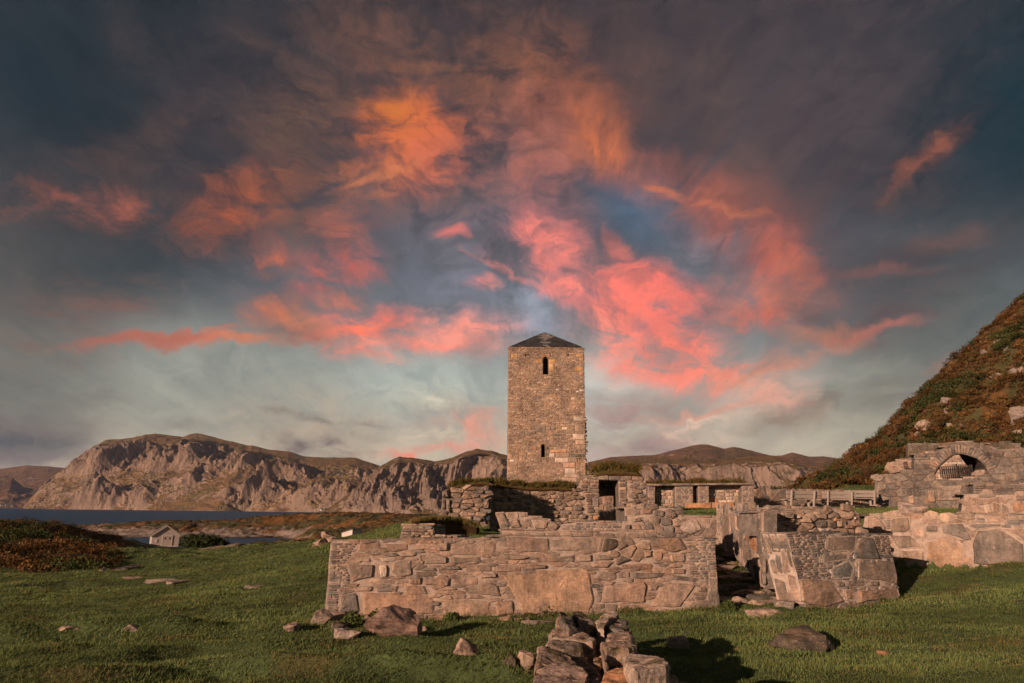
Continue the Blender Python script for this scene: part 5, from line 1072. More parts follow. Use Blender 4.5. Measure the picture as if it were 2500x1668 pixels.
# ------------------------------------------------------------------ loose stones
from mathutils import noise as mnoise
def hit(px, py, y0=6.0, y1=170.0):
    """where a sight line meets the ground"""
    d = sight(px, py); Y = np.geomspace(y0, y1, 900); p = EYE + d[None] * (Y / d[1])[:, None]
    below = p[:, 2] < ground_z(p[:, 0], p[:, 1])
    i = int(np.argmax(below)) if below.any() else len(Y) - 1
    return p[i]
def rock_mesh(size, seed, n=16, sub=2, rough=.035, flat=0.0):
    r = random.Random(seed); bm = bmesh.new()
    for i in range(n):
        v = Vector((r.gauss(0, 1), r.gauss(0, 1), r.gauss(0, 1))).normalized(); p = 1 / max(abs(v.x), abs(v.y), abs(v.z)) ** .72
        bm.verts.new(Vector((v.x * size[0], v.y * size[1], v.z * size[2])) * .5 * p * r.uniform(.86, 1.04))
    bmesh.ops.remove_doubles(bm, verts=bm.verts[:], dist=min(size) * .16)
    res = bmesh.ops.convex_hull(bm, input=bm.verts[:])
    bmesh.ops.delete(bm, geom=[v for v in bm.verts if not v.link_faces], context='VERTS')
    m_ = min(size); bmesh.ops.dissolve_limit(bm, angle_limit=R(9), verts=bm.verts[:], edges=bm.edges[:]); bmesh.ops.triangulate(bm, faces=bm.faces[:])
    bmesh.ops.triangulate(bm, faces=bm.faces[:])
    for k in range(sub + 1): bmesh.ops.subdivide_edges(bm, edges=[e for e in bm.edges if e.calc_length() > m_ * (.3, .18, .11)[k]], cuts=1, use_grid_fill=True); bmesh.ops.triangulate(bm, faces=bm.faces[:])
    bm.normal_update(); M_ = max(size)
    for v in bm.verts:
        q = v.co / M_ * 3 + Vector((seed, 0, 0)); v.co += v.normal * (mnoise.fractal(q * 1.3, 1.0, 2.0, 4) * rough * M_ + mnoise.noise(Vector((q.x, q.y, q.z * 5))) * rough * .35 * M_)
    bm.verts.index_update(); vs = [tuple(v.co) for v in bm.verts]; fs = [[v.index for v in f.verts] for f in bm.faces]; bm.free()
    return vs, fs
def boulder(name, label, cat, loc, size, seed, rz=0.0, tilt=0.0, pal='tan', sink=.25, group=None, parent=None, n=16, rough=.035, mat=None):
    vs, fs = rock_mesh(size, seed, n, 2, rough); M_ = Matrix.Rotation(rz, 3, 'Z') @ Matrix.Rotation(tilt, 3, 'X'); c = np.array(loc) + np.array([0, 0, size[2] * (.5 - sink)])
    vs = [tuple(np.array(M_ @ Vector(v)) + c) for v in vs]
    o = mesh_obj(name, vs, fs, mat or M_ROCK, parent, loc if parent is None else None, [tone(pal)] * len(vs))
    if parent is None: tag(o, label, cat, group)
    return o
def bp(px, py): return hit(px, py)
for (px, py, wpx, hpx, dep, seed, rz, tl, pal, lab) in [
    (947, 1564, 138, 70, .75, 5, .25, .1, (.30, .205, .165), 'large squared pinkish boulder on the grass before the long wall'),
    (842, 1562, 66, 24, .35, 6, .1, 0, (.36, .29, .25), 'flat pale stone lying just left of the large pinkish boulder'),
    (825, 1543, 44, 22, .35, 7, .4, 0, 'dark', 'small dark stone in the grass at the left foot of the long wall'),
    (778, 1527, 50, 34, .4, 8, .7, 0, 'tan', 'rough corner stone sticking out at the left end of the long wall'),
    (1137, 1612, 56, 38, .3, 9, .6, .3, 'tan', 'small jagged stone alone on the grass left of the dry stone wall'),
    (309, 1558, 48, 26, .4, 10, .2, 0, 'tan', 'pointed tan stone on the left lawn near the bottom'),
    (152, 1546, 42, 14, .4, 11, .1, 0, 'tan', 'low pale stone at the far left of the front lawn'),
    (190, 1541, 18, 9, .25, 12, .1, 0, 'grey', 'tiny grey stone beside the low pale stone on the left lawn'),
    (704, 1546, 40, 19, .35, 13, .3, 0, 'tan', 'small triangular stone on the grass left of the long wall'),
    (612, 1438, 44, 9, .6, 14, 0, 0, 'grey', 'flat stone slab lying in the middle of the left pasture'),
    (1972, 1594, 140, 40, .8, 15, -.25, .12, 'dark', 'large flat dark mossy stone in the right lawn'),
    (2164, 1604, 24, 12, .25, 16, .2, 0, 'orange', 'small orange stone on the right lawn near the bottom'),
    (1662, 1592, 52, 30, .3, 17, -.5, .3, 'grey', 'pointed grey stone in the shadow of the dry stone wall'),
    (1240, 1632, 50, 28, .4, 18, .1, 0, 'dark', 'dark mossy stone half sunk left of the dry stone wall'),
    (1280, 1638, 42, 36, .4, 19, .5, .1, 'brown', 'brown stone leaning at the left side of the dry stone wall'),
    (1020, 1543, 40, 12, .3, 20, .2, 0, 'tan', 'low stone in the grass right of the large pinkish boulder'),
    (1310, 1528, 90, 10, .4, 21, 0, 0, 'tan', 'long flat slab in the grass at the foot of the long wall'),
    (1860, 1508, 120, 14, .6, 22, .1, 0, 'tan', 'broad flat slab sunk in the lawn in front of the passage')]:
    p = bp(px, py); k = p[1] / F * 1.03; s = (wpx * k, dep, max(.10, hpx * k * 1.25))
    boulder('boulder' if wpx > 60 and hpx > 20 else 'stone', lab, 'stone', p + np.array([0, dep * .45, 0]), s, seed, rz, tl, pal, .2 if hpx > 12 else .35, mat=M_ROCK)
for (px, py, Y, s, seed, pal, lab) in [
    (1686, 1302, 20.0, (.56, .5, .44), 31, (.27, .225, .19), 'loose grey block with a pale patch at the mouth of the passage'),
    (1782, 1362, 23.5, (.55, .5, .36), 32, 'tan', 'sunlit boulder at the foot of the passage wall'),
    (2226, 1260, 21.0, (1.05, .7, .55), 33, (.33, .27, .23), 'big rounded boulder lying on top of the long right wall'),
    (2190, 1152, 51.0, (1.5, 1.2, .9), 34, 'tan', 'tilted slab left of the vault, lower one'), (2216, 1146, 52.5, (1.6, 1.2, 1.0), 35, 'brown', 'broken rock against the left side of the vault'),
    (2394, 1165, 45.4, (.95, .6, .6), 36, 'grey', 'rounded rock at the right foot of the arch opening'),
    (1872, 1253, 31.0, (.62, .5, .42), 37, 'grey', 'rounded grey stone on the wall left of the benches'), (1836, 1256, 31.0, (.5, .4, .34), 38, 'brown', 'small brown stone beside the rounded grey stone on the wall'),
    (690, 1350, 52, (.95, .8, .75), 41, 'pale', 'pale rock at the left of the rock group on the pasture edge'), (668, 1352, 52, (.8, .7, .4), 42, 'tan', 'low tan rock in the rock group on the pasture edge'), (706, 1351, 50, (.7, .6, .35), 43, 'tan', 'small low rock at the right of the pasture edge group'),
    (788, 1343, 40, (1.05, .8, .8), 44, 'tan', 'large pale boulder close to the left top corner of the long wall'), (806, 1336, 41, (.8, .7, .7), 45, 'pale', 'second pale boulder touching the left top corner of the long wall'), (797, 1318, 46, (1.1, .9, .6), 46, 'tan', 'rounded pale boulder behind the two by the wall corner'), (770, 1340, 43, (.5, .5, .35), 47, 'tan', 'small stone left of the pale boulders by the wall corner'),
    (258, 1402, 35, (.75, .6, .35), 48, 'tan', 'tan rock beside the path slabs on the left pasture')]:
    p = W(px, py, Y)
    if Y > 33 and px < 900: p[2] = min(p[2], float(ground_z(p[0], p[1])) + .25)
    boulder('boulder', lab, 'rock', p, s, seed, rnd.uniform(0, 3), 0, pal, .12)
# flat path slabs in the left pasture
for i, (px, py, w, d) in enumerate([(300, 1388, 1.3, 1.6), (318, 1384, .9, 1.2), (322, 1414, 1.1, .9), (393, 1424, 2.0, 1.1), (360, 1421, .8, .7), (282, 1394, .9, .9), (306, 1402, .8, .8), (427, 1426, .7, .8)]):
    p = bp(px, py); boulder('path_slab', 'flat grey slab of the old path across the left pasture', 'paving slab', p + np.array([0, .2, .02]), (w, d, .16), 60 + i, rnd.uniform(-.3, .3), 0, 'grey', .5, group='path slabs in the left pasture', n=14, rough=.02)
# broken paving of the passage
k = 0
for (px, py, w, d) in [(1800, 1470, 1.0, .5), (1850, 1462, .9, .5), (1905, 1468, .7, .45), (1830, 1452, 1.1, .5), (1885, 1448, .8, .5), (1870, 1436, .8, .5), (1840, 1478, .9, .4), (1790, 1480, .6, .4), (1925, 1482, .5, .4), (1880, 1476, .7, .4), (1775, 1440, .7, .6), (1810, 1432, .8, .6), (1845, 1420, .8, .6), (1780, 1415, .8, .7), (1815, 1405, .8, .7), (1850, 1402, .6, .6), (1775, 1390, .9, .8), (1805, 1380, .8, .8), (1770, 1368, .8, .8), (1830, 1384, .6, .6), (1850, 1440, .5, .4), (1820, 1462, .5, .4)]:
    p = bp(px, py); k += 1
    boulder('paving_slab', 'broken flat paving slab on the floor of the passage', 'paving slab', p + np.array([0, .1, .03]), (w * 1.1, d * 1.2, .17), 90 + k, rnd.uniform(-.25, .25), rnd.uniform(-.06, .06), rnd.choice(['tan', 'grey', 'brown']), .5, group='paving slabs of the passage', n=13, rough=.025)

# ------------------------------------------------------------------ dry stone wall in the foreground
z8 = Zm(1250, 1450, 5.222)
def flat_at(px, py, z):
    d = sight(px, py); t = (z - EYE[2]) / d[2]; return EYE + d * t
dsw = thing('dry_stone_wall', flat_at(1450, 1590, 6.6), 'tumbled dry stone wall running towards the viewer at the bottom of the picture', 'dry stone wall')
def slab_stone(name, pts, ztop, h, pal, seed, label=None, tilt=(0, 0), rough=.02):
    q = [flat_at(x, y, ztop)[:2] for x, y in z8(*pts)]; q = q if area_c([tuple(p) for p in q])[0] > 0 else q[::-1]
    c = np.mean(q, 0); bm = bmesh.new(); top = [bm.verts.new((p[0], p[1], ztop + tilt[0] * (p[0] - c[0]) + tilt[1] * (p[1] - c[1]))) for p in q]
    bot = [bm.verts.new((c[0] + (p[0] - c[0]) * 1.03, c[1] + (p[1] - c[1]) * 1.02, ztop - h)) for p in q]; n = len(q)
    bm.faces.new(top); bm.faces.new(bot[::-1])
    for i in range(n): bm.faces.new([bot[i], bot[(i + 1) % n], top[(i + 1) % n], top[i]])
    bmesh.ops.bevel(bm, geom=bm.edges[:], offset=min(.045, h * .2), segments=2, affect='EDGES', profile=.6, clamp_overlap=True)
    bmesh.ops.triangulate(bm, faces=bm.faces[:])
    for lim in (.16, .09, .05, .035):
        bmesh.ops.subdivide_edges(bm, edges=[e for e in bm.edges if e.calc_length() > lim], cuts=1); bmesh.ops.triangulate(bm, faces=bm.faces[:])
    bm.normal_update()
    for v in bm.verts:
        p = v.co + Vector((seed * 3.1, 0, 0)); k_ = mnoise.fractal(p * 4.5, .9, 2.0, 5) * rough * 1.5 + mnoise.noise(Vector((p.x * 3, p.y * 3, p.z * 24))) * rough * .7 + abs(mnoise.noise(p * 9)) * rough * -.8
        v.co += v.normal * k_
    bm.verts.index_update(); vs = [tuple(v.co) for v in bm.verts]; fs = [[v.index for v in f.verts] for f in bm.faces]; bm.free()
    base = np.array(tone(pal, .08)); moss_shade = np.array([.085, .070, .022]); V = np.array(vs)
    mk = sstep(fbm(V[:, 0] * 5 + seed, V[:, 1] * 5, 4, seed), .0, .35) * sstep(V[:, 2], ztop - .10, ztop - .02) * (rnd.random() < .8)  # patchy moss, also painting in the dimness of tops grazed by the sun
    o = mesh_obj(name, vs, fs, M_FGROCK, dsw, None, base[None] * (1 - .75 * mk[:, None]) + moss_shade[None] * .75 * mk[:, None], smooth=False)
    if label: o['label'] = label
M_FGROCK = stone_mat('lichen_stone', 2.6, 1.0, .5, .65, .25, 1.0)
ZT = 8.7 - 1.42
for i, (pts, dz, h, pal, lab, tl) in enumerate([
    ([(255,1180),(290,960),(430,905),(700,910),(900,940),(965,1030),(965,1180)], -.02, .42, (.30, .23, .19), None, (0, .05)),
    ([(285,950),(335,720),(420,690),(640,720),(760,790),(835,840),(810,910),(640,900),(430,890)], .0, .36, (.27, .20, .16), None, (-.08, .05)),
    ([(445,690),(455,580),(640,570),(900,610),(915,690),(700,715)], .02, .30, 'tan', None, (0, 0)),
    ([(490,530),(500,420),(640,405),(880,450),(1060,560),(1040,600),(880,590)], .03, .28, 'tan', None, (0, 0)),
    ([(550,405),(575,290),(650,280),(700,400)], .03, .4, 'tan', None, (0, 0)),
    ([(590,230),(660,205),(760,270),(820,400),(720,420),(640,380)], .12, .35, (.16, .14, .12), 'dark slab standing on edge at the far end', (-.35, 0)),
    ([(740,240),(900,215),(960,260),(900,300),(780,300)], .04, .3, 'dark', None, (0, 0)),
    ([(820,330),(900,285),(1060,310),(1075,390),(960,420),(850,410)], .02, .3, 'grey', None, (0, 0)),
    ([(1075,400),(1085,290),(1180,240),(1280,200),(1370,260),(1330,300),(1190,330),(1180,420)], .06, .34, (.38, .30, .24), None, (.1, 0)),
    ([(1215,430),(1225,330),(1330,295),(1460,330),(1500,410),(1440,445)], .02, .34, 'grey', None, (0, 0)),
    ([(1190,580),(1230,500),(1360,450),(1535,450),(1565,600),(1400,590)], .03, .34, 'tan', None, (0, 0)),
    ([(1125,600),(1300,575),(1560,610),(1605,650),(1480,680),(1260,690),(1200,700)], .05, .5, 'grey', None, (0, 0)),
    ([(1225,730),(1450,700),(1450,930),(1240,950)], -.12, .4, 'dark', None, (0, 0)),
    ([(1120,620),(1210,700),(1220,960),(1190,960)], -.02, .4, 'tan', None, (.2, 0)),
    ([(1425,920),(1440,690),(1480,672),(1800,675),(1840,720),(1940,850),(1985,1000),(1980,1030),(1560,1090)], .12, .6, (.40, .32, .26), 'large pale block with orange lichen on the right edge', (0, -.12)),
    ([(1110,1130),(1180,1000),(1330,940),(1470,930),(1510,1090),(1400,1180),(1130,1190)], .05, .45, (.44, .23, .12), 'orange block at the near end', (.05, 0)),
    ([(1380,1130),(1560,1070),(1980,1020),(2080,1030),(2120,1100),(1900,1180),(1400,1200)], -.04, .4, (.28, .21, .17), None, (0, 0)),
    ([(1900,1130),(2200,1100),(2300,1140),(2300,1220),(1900,1220)], -.15, .35, 'tan', None, (0, 0)),
    ([(905,420),(980,390),(1160,440),(1150,500),(1040,490),(920,450)], -.08, .26, 'tan', None, (0, 0)),
    ([(1060,590),(1110,500),(1140,560),(1090,610)], -.12, .2, 'tan', None, (0, 0)),
    ([(915,690),(940,610),(1050,590),(1090,680),(1000,720)], -.16, .25, 'dark', None, (0, 0)),
    ([(1030,860),(1045,790),(1150,780),(1195,850),(1120,885)], -.08, .25, (.36, .24, .15), None, (0, 0)),
    ([(840,930),(870,850),(960,830),(1095,890),(1090,960),(960,950)], -.12, .25, 'grey', None, (0, 0)),
    ([(945,1130),(950,990),(1090,980),(1110,1130),(1060,1180)], -.06, .3, 'brown', None, (0, 0)),
    ([(700,780),(850,740),(980,760),(970,850),(820,840)], -.08, .25, 'brown', None, (0, 0)),
    ([(990,740),(1100,700),(1120,770),(1040,790)], -.14, .25, 'dark', None, (0, 0))]):
    slab_stone('stone', pts, ZT + dz, h, pal, i + 1, lab, tl, .018)
# lower courses of both faces and the core of small stones
for side, (xa, xb) in enumerate(((.30, .86), (1.22, 1.52))):
    for lvl in range(3):
        y = 5.0
        while y < 10.75:
            L = rnd.uniform(.3, .6); t = (y - 6.3) / 4.4; x = xa + (xb - xa) * t; z = float(ground_z(x, y)) + .05 + lvl * .19
            if z < ZT - .22:
                boulder('stone', None, None, np.array([x + (.02 if side == 0 else -.02) + rnd.uniform(-.03, .03), y + L / 2, z - .06]), (rnd.uniform(.4, .5), L * 1.1, .26), rnd.randint(1, 9999), 0, 0, rnd.choice(['tan', 'grey', 'brown']), .1, parent=dsw, n=18, mat=M_FGROCK)
            y += L
for i in range(30):
    y = rnd.uniform(6.0, 10.6); t = (y - 6.3) / 4.4; x = .75 + .4 * t + rnd.uniform(-.2, .2)
    boulder('stone', None, None, np.array([x, y, ZT - .43 + rnd.uniform(0, .14)]), (rnd.uniform(.2, .4), rnd.uniform(.2, .4), .25), rnd.randint(1, 9999), rnd.uniform(0, 3), 0, rnd.choice(['tan', 'grey', 'brown', 'dark']), .1, parent=dsw, n=14, mat=M_FGROCK)

# ------------------------------------------------------------------ benches
M_WOOD = simple_mat('weathered_bench_wood', (.34, .285, .245), .8, .22, 5, .4, .01, None, (.3, 4, 4))
def bench():
    r = thing('bench', (0, 0, 0), 'x', 'bench')
    def planks(name, lst):
        mb = MB()
        for c, s, tl in lst:
            vs, fs = box((0, 0, 0), s, 0, .012); Mx = Matrix.Rotation(tl, 3, 'X'); mb.add([tuple(np.array(Mx @ Vector(v)) + np.array(c)) for v in vs], fs)
        return mesh_obj(name, mb.v, mb.f, M_WOOD, r)
    planks('seat', [((0, .10 + .16 * i, .44), (2.15, .145, .05), 0) for i in range(3)])
    planks('backrest', [((0, -.045 - .24 * (z - .44), z), (2.15, .045, .19), .22) for z in (.60, .82)])
    for sx in (-.78, .78):
        planks('frame', [((sx, -.14, .46), (.085, .10, .98), .22), ((sx, .36, .21), (.11, .10, .42), 0), ((sx, .14, .39), (.08, .55, .06), 0), ((sx, .1, .03), (.11, .75, .07), 0)])
    return r
b0 = bench()
for i, (px, py, Y, rz, lab) in enumerate([(1958, 1239, 40.0, .30, 'left one of three pale wooden benches seen from behind'), (2049, 1239, 41.5, .16, 'middle one of three pale wooden benches seen from behind'), (2104, 1235, 43.0, .05, 'right one of three pale wooden benches, before the grey terrace wall')]):
    o = b0 if i == 0 else copy_tree(b0); p = W(px, py, Y); o.location = p; o.rotation_euler = (0, 0, rz); o['label'] = lab; o['group'] = 'wooden benches on the upper lawn'

# ------------------------------------------------------------------ boathouse, shed, far houses
M_BOARD = simple_mat('silver_grey_boards', (.36, .30, .26), .85, .22, 3, .5, .03, None, (6, 6, .2))
M_ROOF = simple_mat('stone_slate_roof', (.10, .09, .085), .85, .5, 3, .7, .05)
M_WHITE = simple_mat('white_paint', (.5, .46, .42), .7, .12, 2)
M_DARK = simple_mat('dark_opening', (.02, .018, .018), .6)
def gable(w, l, h, rh): return [(-w/2, 0, 0), (w/2, 0, 0), (w/2, 0, h), (0, 0, h + rh), (-w/2, 0, h), (-w/2, l, 0), (w/2, l, 0), (w/2, l, h), (0, l, h + rh), (-w/2, l, h)], [[0, 1, 2, 3, 4], [9, 8, 7, 6, 5], [0, 4, 9, 5], [1, 6, 7, 2], [0, 5, 6, 1]]
def place(vs, loc, rz): M_ = Matrix.Rotation(rz, 3, 'Z'); return [tuple(np.array(M_ @ Vector(v)) + np.array(loc)) for v in vs]
def roofv(w, l, h, rh, o=.3, t=.16):
    k = rh / (w / 2); V, F_ = [], []
    for s in (-1, 1):
        b_ = len(V); e = w / 2 + o; V += [(s * e, -o, h - k * o), (0, -o, h + rh), (0, l + o, h + rh), (s * e, l + o, h - k * o)]; V += [(x, y, z + t) for x, y, z in V[b_:b_ + 4]]
        F_ += [[b_ + i for i in f] for f in ([0, 1, 2, 3], [4, 7, 6, 5], [0, 4, 5, 1], [1, 5, 6, 2], [2, 6, 7, 3], [3, 7, 4, 0])]
    return V, F_
bl = W(402, 1334, 150); bl[2] = max(bl[2], .55); rz = R(30)
bh = thing('boathouse', bl, 'small grey boarded boathouse with double door standing by the inlet', 'boathouse')
w, l, h, rh = 5.2, 6.6, 2.2, 1.9
vs, fs = gable(w, l, h, rh); mesh_obj('wall', place(vs, bl, rz), fs, M_BOARD, bh)
vs, fs = roofv(w, l, h, rh); mesh_obj('roof', place(vs, bl, rz), fs, M_ROOF, bh)
for s in (-1, 1):
    mb = MB(); vs, fs = box((.45 * s + .35, -.05, 1.05), (.86, .08, 2.0)); mb.add(vs, fs); d_ = mesh_obj('door', place(mb.v, bl, rz), mb.f, M_BOARD, bh)
    vs, fs = box((.45 * s + .35, -.10, 1.6), (.28, .04, .4)); mesh_obj('window_pane', place(vs, bl, rz), fs, M_DARK, d_)
mb = MB()
for s in (-1, 1): vs, fs = box((.9 * s + .35, -.06, 1.08), (.1, .14, 2.2)); mb.add(vs, fs)
vs, fs = box((.35, -.06, 2.15), (2.0, .14, .1)); mb.add(vs, fs); mesh_obj('door_frame', place(mb.v, bl, rz), mb.f, M_WHITE, bh)
vs, fs = box((-1.75, -.05, 1.15), (.4, .08, .75), 0); mesh_obj('window', place(vs, bl, rz), fs, M_WHITE, bh)
mb = MB()
for s in (-1, 1):
    L = math.hypot(w / 2 + .3, rh + .2); vs, fs = box((0, 0, 0), (L, .08, .22)); Mx = Matrix.Rotation(s * math.atan2(rh, w / 2), 3, 'Y')
    vs = [tuple(np.array(Mx @ Vector(v)) * np.array([1, 1, 1]) + np.array([s * (w / 4 + .07), -.33, h + rh / 2 + .02])) for v in vs]; mb.add(vs, fs)
mesh_obj('barge_board', place(mb.v, bl, rz), mb.f, M_BOARD, bh)
mb = MB()
for x in np.linspace(-2.4, 2.4, 7): vs, fs = box((x, -.5, -.25), (.16, .16, .8)); mb.add(vs, fs)
vs, fs = box((0, -.6, .02), (5.4, 1.2, .12)); mb.add(vs, fs); mesh_obj('deck', place(mb.v, bl, rz), mb.f, M_WHITE, bh)
sl_ = W(848, 1305, 100); sh = thing('shed', sl_, 'small white lean-to shed half hidden by the brown heath left of the ruin', 'shed')
vs = [(-1.1, 0, -.9), (1.1, -.5, -.9), (1.1, -.5, .85), (-1.1, 0, .25), (2.6, .8, -.5), (2.6, .8, .8), (.4, 2.0, -.5), (.4, 2.0, .3)]
mesh_obj('wall', place([(x * .72, y, z * .85) for x, y, z in vs], sl_, 0), [[0, 1, 2, 3], [1, 4, 5, 2], [4, 6, 7, 5], [6, 0, 3, 7]], M_WHITE, sh)
vs = [(-1.25, -.1, .25), (1.2, -.65, .88), (2.75, .8, .83), (.4, 2.1, .3)]; vs += [(x, y, z + .08) for x, y, z in vs]
mesh_obj('roof', place([(x * .72, y, z * .85) for x, y, z in vs], sl_, 0), [[0, 3, 2, 1], [4, 5, 6, 7], [0, 1, 5, 4], [1, 2, 6, 5], [2, 3, 7, 6], [3, 0, 4, 7]], M_ROOF, sh)
for px, py, Y, s in ((4, 1236, 4550, 1.4), (16, 1236, 4560, 1.5), (30, 1237, 4540, 1.0), (787, 1247, 2320, .7), (796, 1246, 2330, .8)):
    p = W(px, py, Y); p[2] = max(p[2], 3); g_ = px < 100; r = thing('house', p, 'tiny white house on the far left shore below the dark foothill' if g_ else 'tiny pale farmhouse at the foot of the scree beyond the water', 'house', 'houses on the far left shore' if g_ else 'farmhouses below the scree', .4)
    vs, fs = gable(9 * s, 13 * s, 6 * s, 4 * s); mesh_obj('wall', place(vs, p, .4), fs, M_WHITE, r); vs, fs = roofv(9 * s, 13 * s, 6 * s, 4 * s, .5, .4); mesh_obj('roof', place(vs, p, .4), fs, M_ROOF, r)

# ------------------------------------------------------------------ iron railing in the vault
p0, p1 = W(2298, 1168, 46.6), W(2376, 1164, 46.0); rl = thing('railing', (p0 + p1) / 2, 'low black iron railing in the opening of the vault', 'railing')
M_IRON = simple_mat('rusty_iron', (.05, .04, .035), .7); mb = MB(); n = 15
for i in range(n + 1):
    p = p0 + (p1 - p0) * i / n; big = i in (8,); vs, fs = box(p + np.array([0, 0, .42]), (.05 if not big else .09, .05, .75 if not big else .95)); mb.add(vs, fs)
mesh_obj('bars', mb.v, mb.f, M_IRON, rl)
d_ = p1 - p0; mb = MB()
for z in (.15, .70):
    vs, fs = box((p0 + p1) / 2 + np.array([0, -.03, z]), (float(np.linalg.norm(d_)), .035, .04), math.atan2(d_[1], d_[0])); mb.add(vs, fs)
mesh_obj('rail', mb.v, mb.f, M_IRON, rl)

# ------------------------------------------------------------------ vegetation
def leaves(points, rad, hgt, n, size, cols, seed=1, flat=.5, tuft=0.0):
    """clumps of small leaf faces in low domes"""
    g = np.random.default_rng(seed); k = len(points); P = np.repeat(points, n, 0); N = len(P); Rr = np.repeat(rad, n); Hh = np.repeat(hgt, n)
    a = g.uniform(0, 2 * np.pi, N); r = np.sqrt(g.random(N)); z = np.sqrt(np.maximum(0, 1 - r * r)) * g.uniform(.45, 1.08, N)
    C = P + np.stack([np.cos(a) * r * Rr, np.sin(a) * r * Rr, z * Hh], 1)
    t1 = g.normal(size=(N, 3)); t1 /= np.linalg.norm(t1, axis=1)[:, None]; t2 = g.normal(size=(N, 3)); t2[:, 2] += tuft; t2 -= (t2 * t1).sum(1)[:, None] * t1; t2 /= np.linalg.norm(t2, axis=1)[:, None]
    s = np.repeat(size, n) * g.uniform(.6, 1.3, N)
    V = np.stack([C - t1 * s[:, None] * .5, C + t1 * s[:, None] * .5, C + t2 * s[:, None] * (1.0 + tuft)], 1).reshape(-1, 3)
    col = np.repeat(cols, n, 0) * g.uniform(.6, 1.4, (N, 1)); return V, np.arange(3 * N).reshape(-1, 3), np.repeat(col, 3, 0)
g = np.random.default_rng(77)
def in_wall(x, y):
    r = np.zeros(x.shape, bool)
    for a, b_, k in BUILT:
        q = [(a[0], a[1]), (b_[0], b_[1]), (b_[0] + k[0], b_[1] + k[1]), (a[0] + k[0], a[1] + k[1])]; r |= inside(q, x, y)
    return r
# pasture grass
N = 270000
Y = np.exp(g.uniform(math.log(8.0), math.log(62), N)); X = g.uniform(-1, 1, N) * (.86 * Y + 1.0)
ok = (~in_wall(X, Y)) & (heath_mask(X, Y) < .35)
ok &= ~((X > .2 + .12 * (Y - 6.3)) & (X < 1.35 + .07 * (Y - 6.3)) & (Y < 10.8))
X, Y = X[ok], Y[ok]; Z = ground_z(X, Y); ok = Z > 8.7 - 6.2; X, Y, Z = X[ok], Y[ok], Z[ok]
cl = sstep(fbm(X * 1.1, Y * 1.6, 4, 101), -.35, .55); cl2 = sstep(fbm(X * .3, Y * .4, 3, 103), -.3, .4)
H = (.022 + .0016 * Y) * (.75 + 1.0 * cl) * (.8 + .45 * cl2); Wd = .0032 + .00042 * Y
dry = g.random(len(X)) < (.05 + .22 * sstep(fbm(X * .5, Y * .8, 4, 41), .05, .5))
col = np.where(dry[:, None], np.array([[.22, .175, .07]]), np.array([[.128, .165, .058]])) * (.75 + .5 * cl2)[:, None]
# longer tufts against the foot of the walls
ex = []
for a, b_, k in BUILT:
    L = math.hypot(*(b_ - a)[:2])
    if min(a[1], b_[1]) > 24 or L < .5: continue
    m_ = int(L * 70); t_ = g.random(m_); o_ = -np.abs(g.normal(0, .09, m_)) - .02; nrm = k / np.linalg.norm(k); q = a[None] + (b_ - a)[None] * t_[:, None] + nrm[None] * o_[:, None]
    ex.append(q[(fbm(q[:, 0] * 1.4, q[:, 1] * 1.4, 3, 111) + g.normal(0, .15, m_)) > -.05])
ex = np.concatenate(ex); ez = ground_z(ex[:, 0], ex[:, 1]); k = len(ex)
X = np.concatenate([X, ex[:, 0]]); Y = np.concatenate([Y, ex[:, 1]]); Z = np.concatenate([Z, ez]); H = np.concatenate([H, g.uniform(.07, .17, k)]); Wd = np.concatenate([Wd, np.full(k, .009)])
col = np.concatenate([col, np.where((g.random(k) < .35)[:, None], [[.22, .17, .07]], [[.10, .13, .045]])])
V, F_, C_ = blades(np.stack([X, Y, Z - .005], 1), H, Wd, col, 4, (.30, .10), .045, 5)
tag(mesh_obj('grass', V, F_, M_GRASS, None, None, C_), 'short wind-combed pasture grass around the ruin', 'grass', kind='stuff')
# heather and juniper: left mound and right hillside
def heath(name, label, X, Y, rad, hg, n, size, seed, rat=.5):
    ok = heath_mask(X, Y) > .5; X, Y = X[ok], Y[ok]; Z = ground_z(X, Y)
    q = fbm(X * .16, Y * .16, 4, seed) + .25 * fbm(X * .6, Y * .6, 2, seed + 4); k = len(X)
    pal = np.array([[.125, .060, .022], [.095, .052, .022], [.15, .09, .035], [.085, .056, .028]])[g.integers(0, 4, k)]
    gr = np.array([[.05, .062, .022], [.042, .058, .026], [.07, .068, .022]])[g.integers(0, 3, k)]
    col = np.where((q > rat)[:, None], gr, pal) * (.5 + .8 * sstep(fbm(X * .33, Y * .33, 4, seed + 8), -.35, .4))[:, None]
    sc = 1 + .7 * sstep(q, rat, rat + .2)
    V, F_, C_ = leaves(np.stack([X, Y, Z - .04], 1), rad * g.uniform(.6, 1.5, k) * sc, hg * g.uniform(.5, 1.5, k) * sc, n, np.full(k, size), col, seed, tuft=.8)
    tag(mesh_obj(name, V, F_, M_LEAF, None, None, C_), label, 'heather', kind='stuff')
Yl = np.exp(g.uniform(math.log(33), math.log(112), 5200)); Xl = -g.uniform(.12, .86, 5200) * Yl
heath('heather', 'rust brown heather and grass on the mound at the left edge', Xl, Yl, .45, .32, 34, .085, 201, .22)
Yr = g.uniform(46, 118, 15000); Xr = g.uniform(20, 92, 15000)
heath('heather', 'rust and green heather on the steep hillside at the right', Xr, Yr, .55, .42, 30, .15, 203, .16)
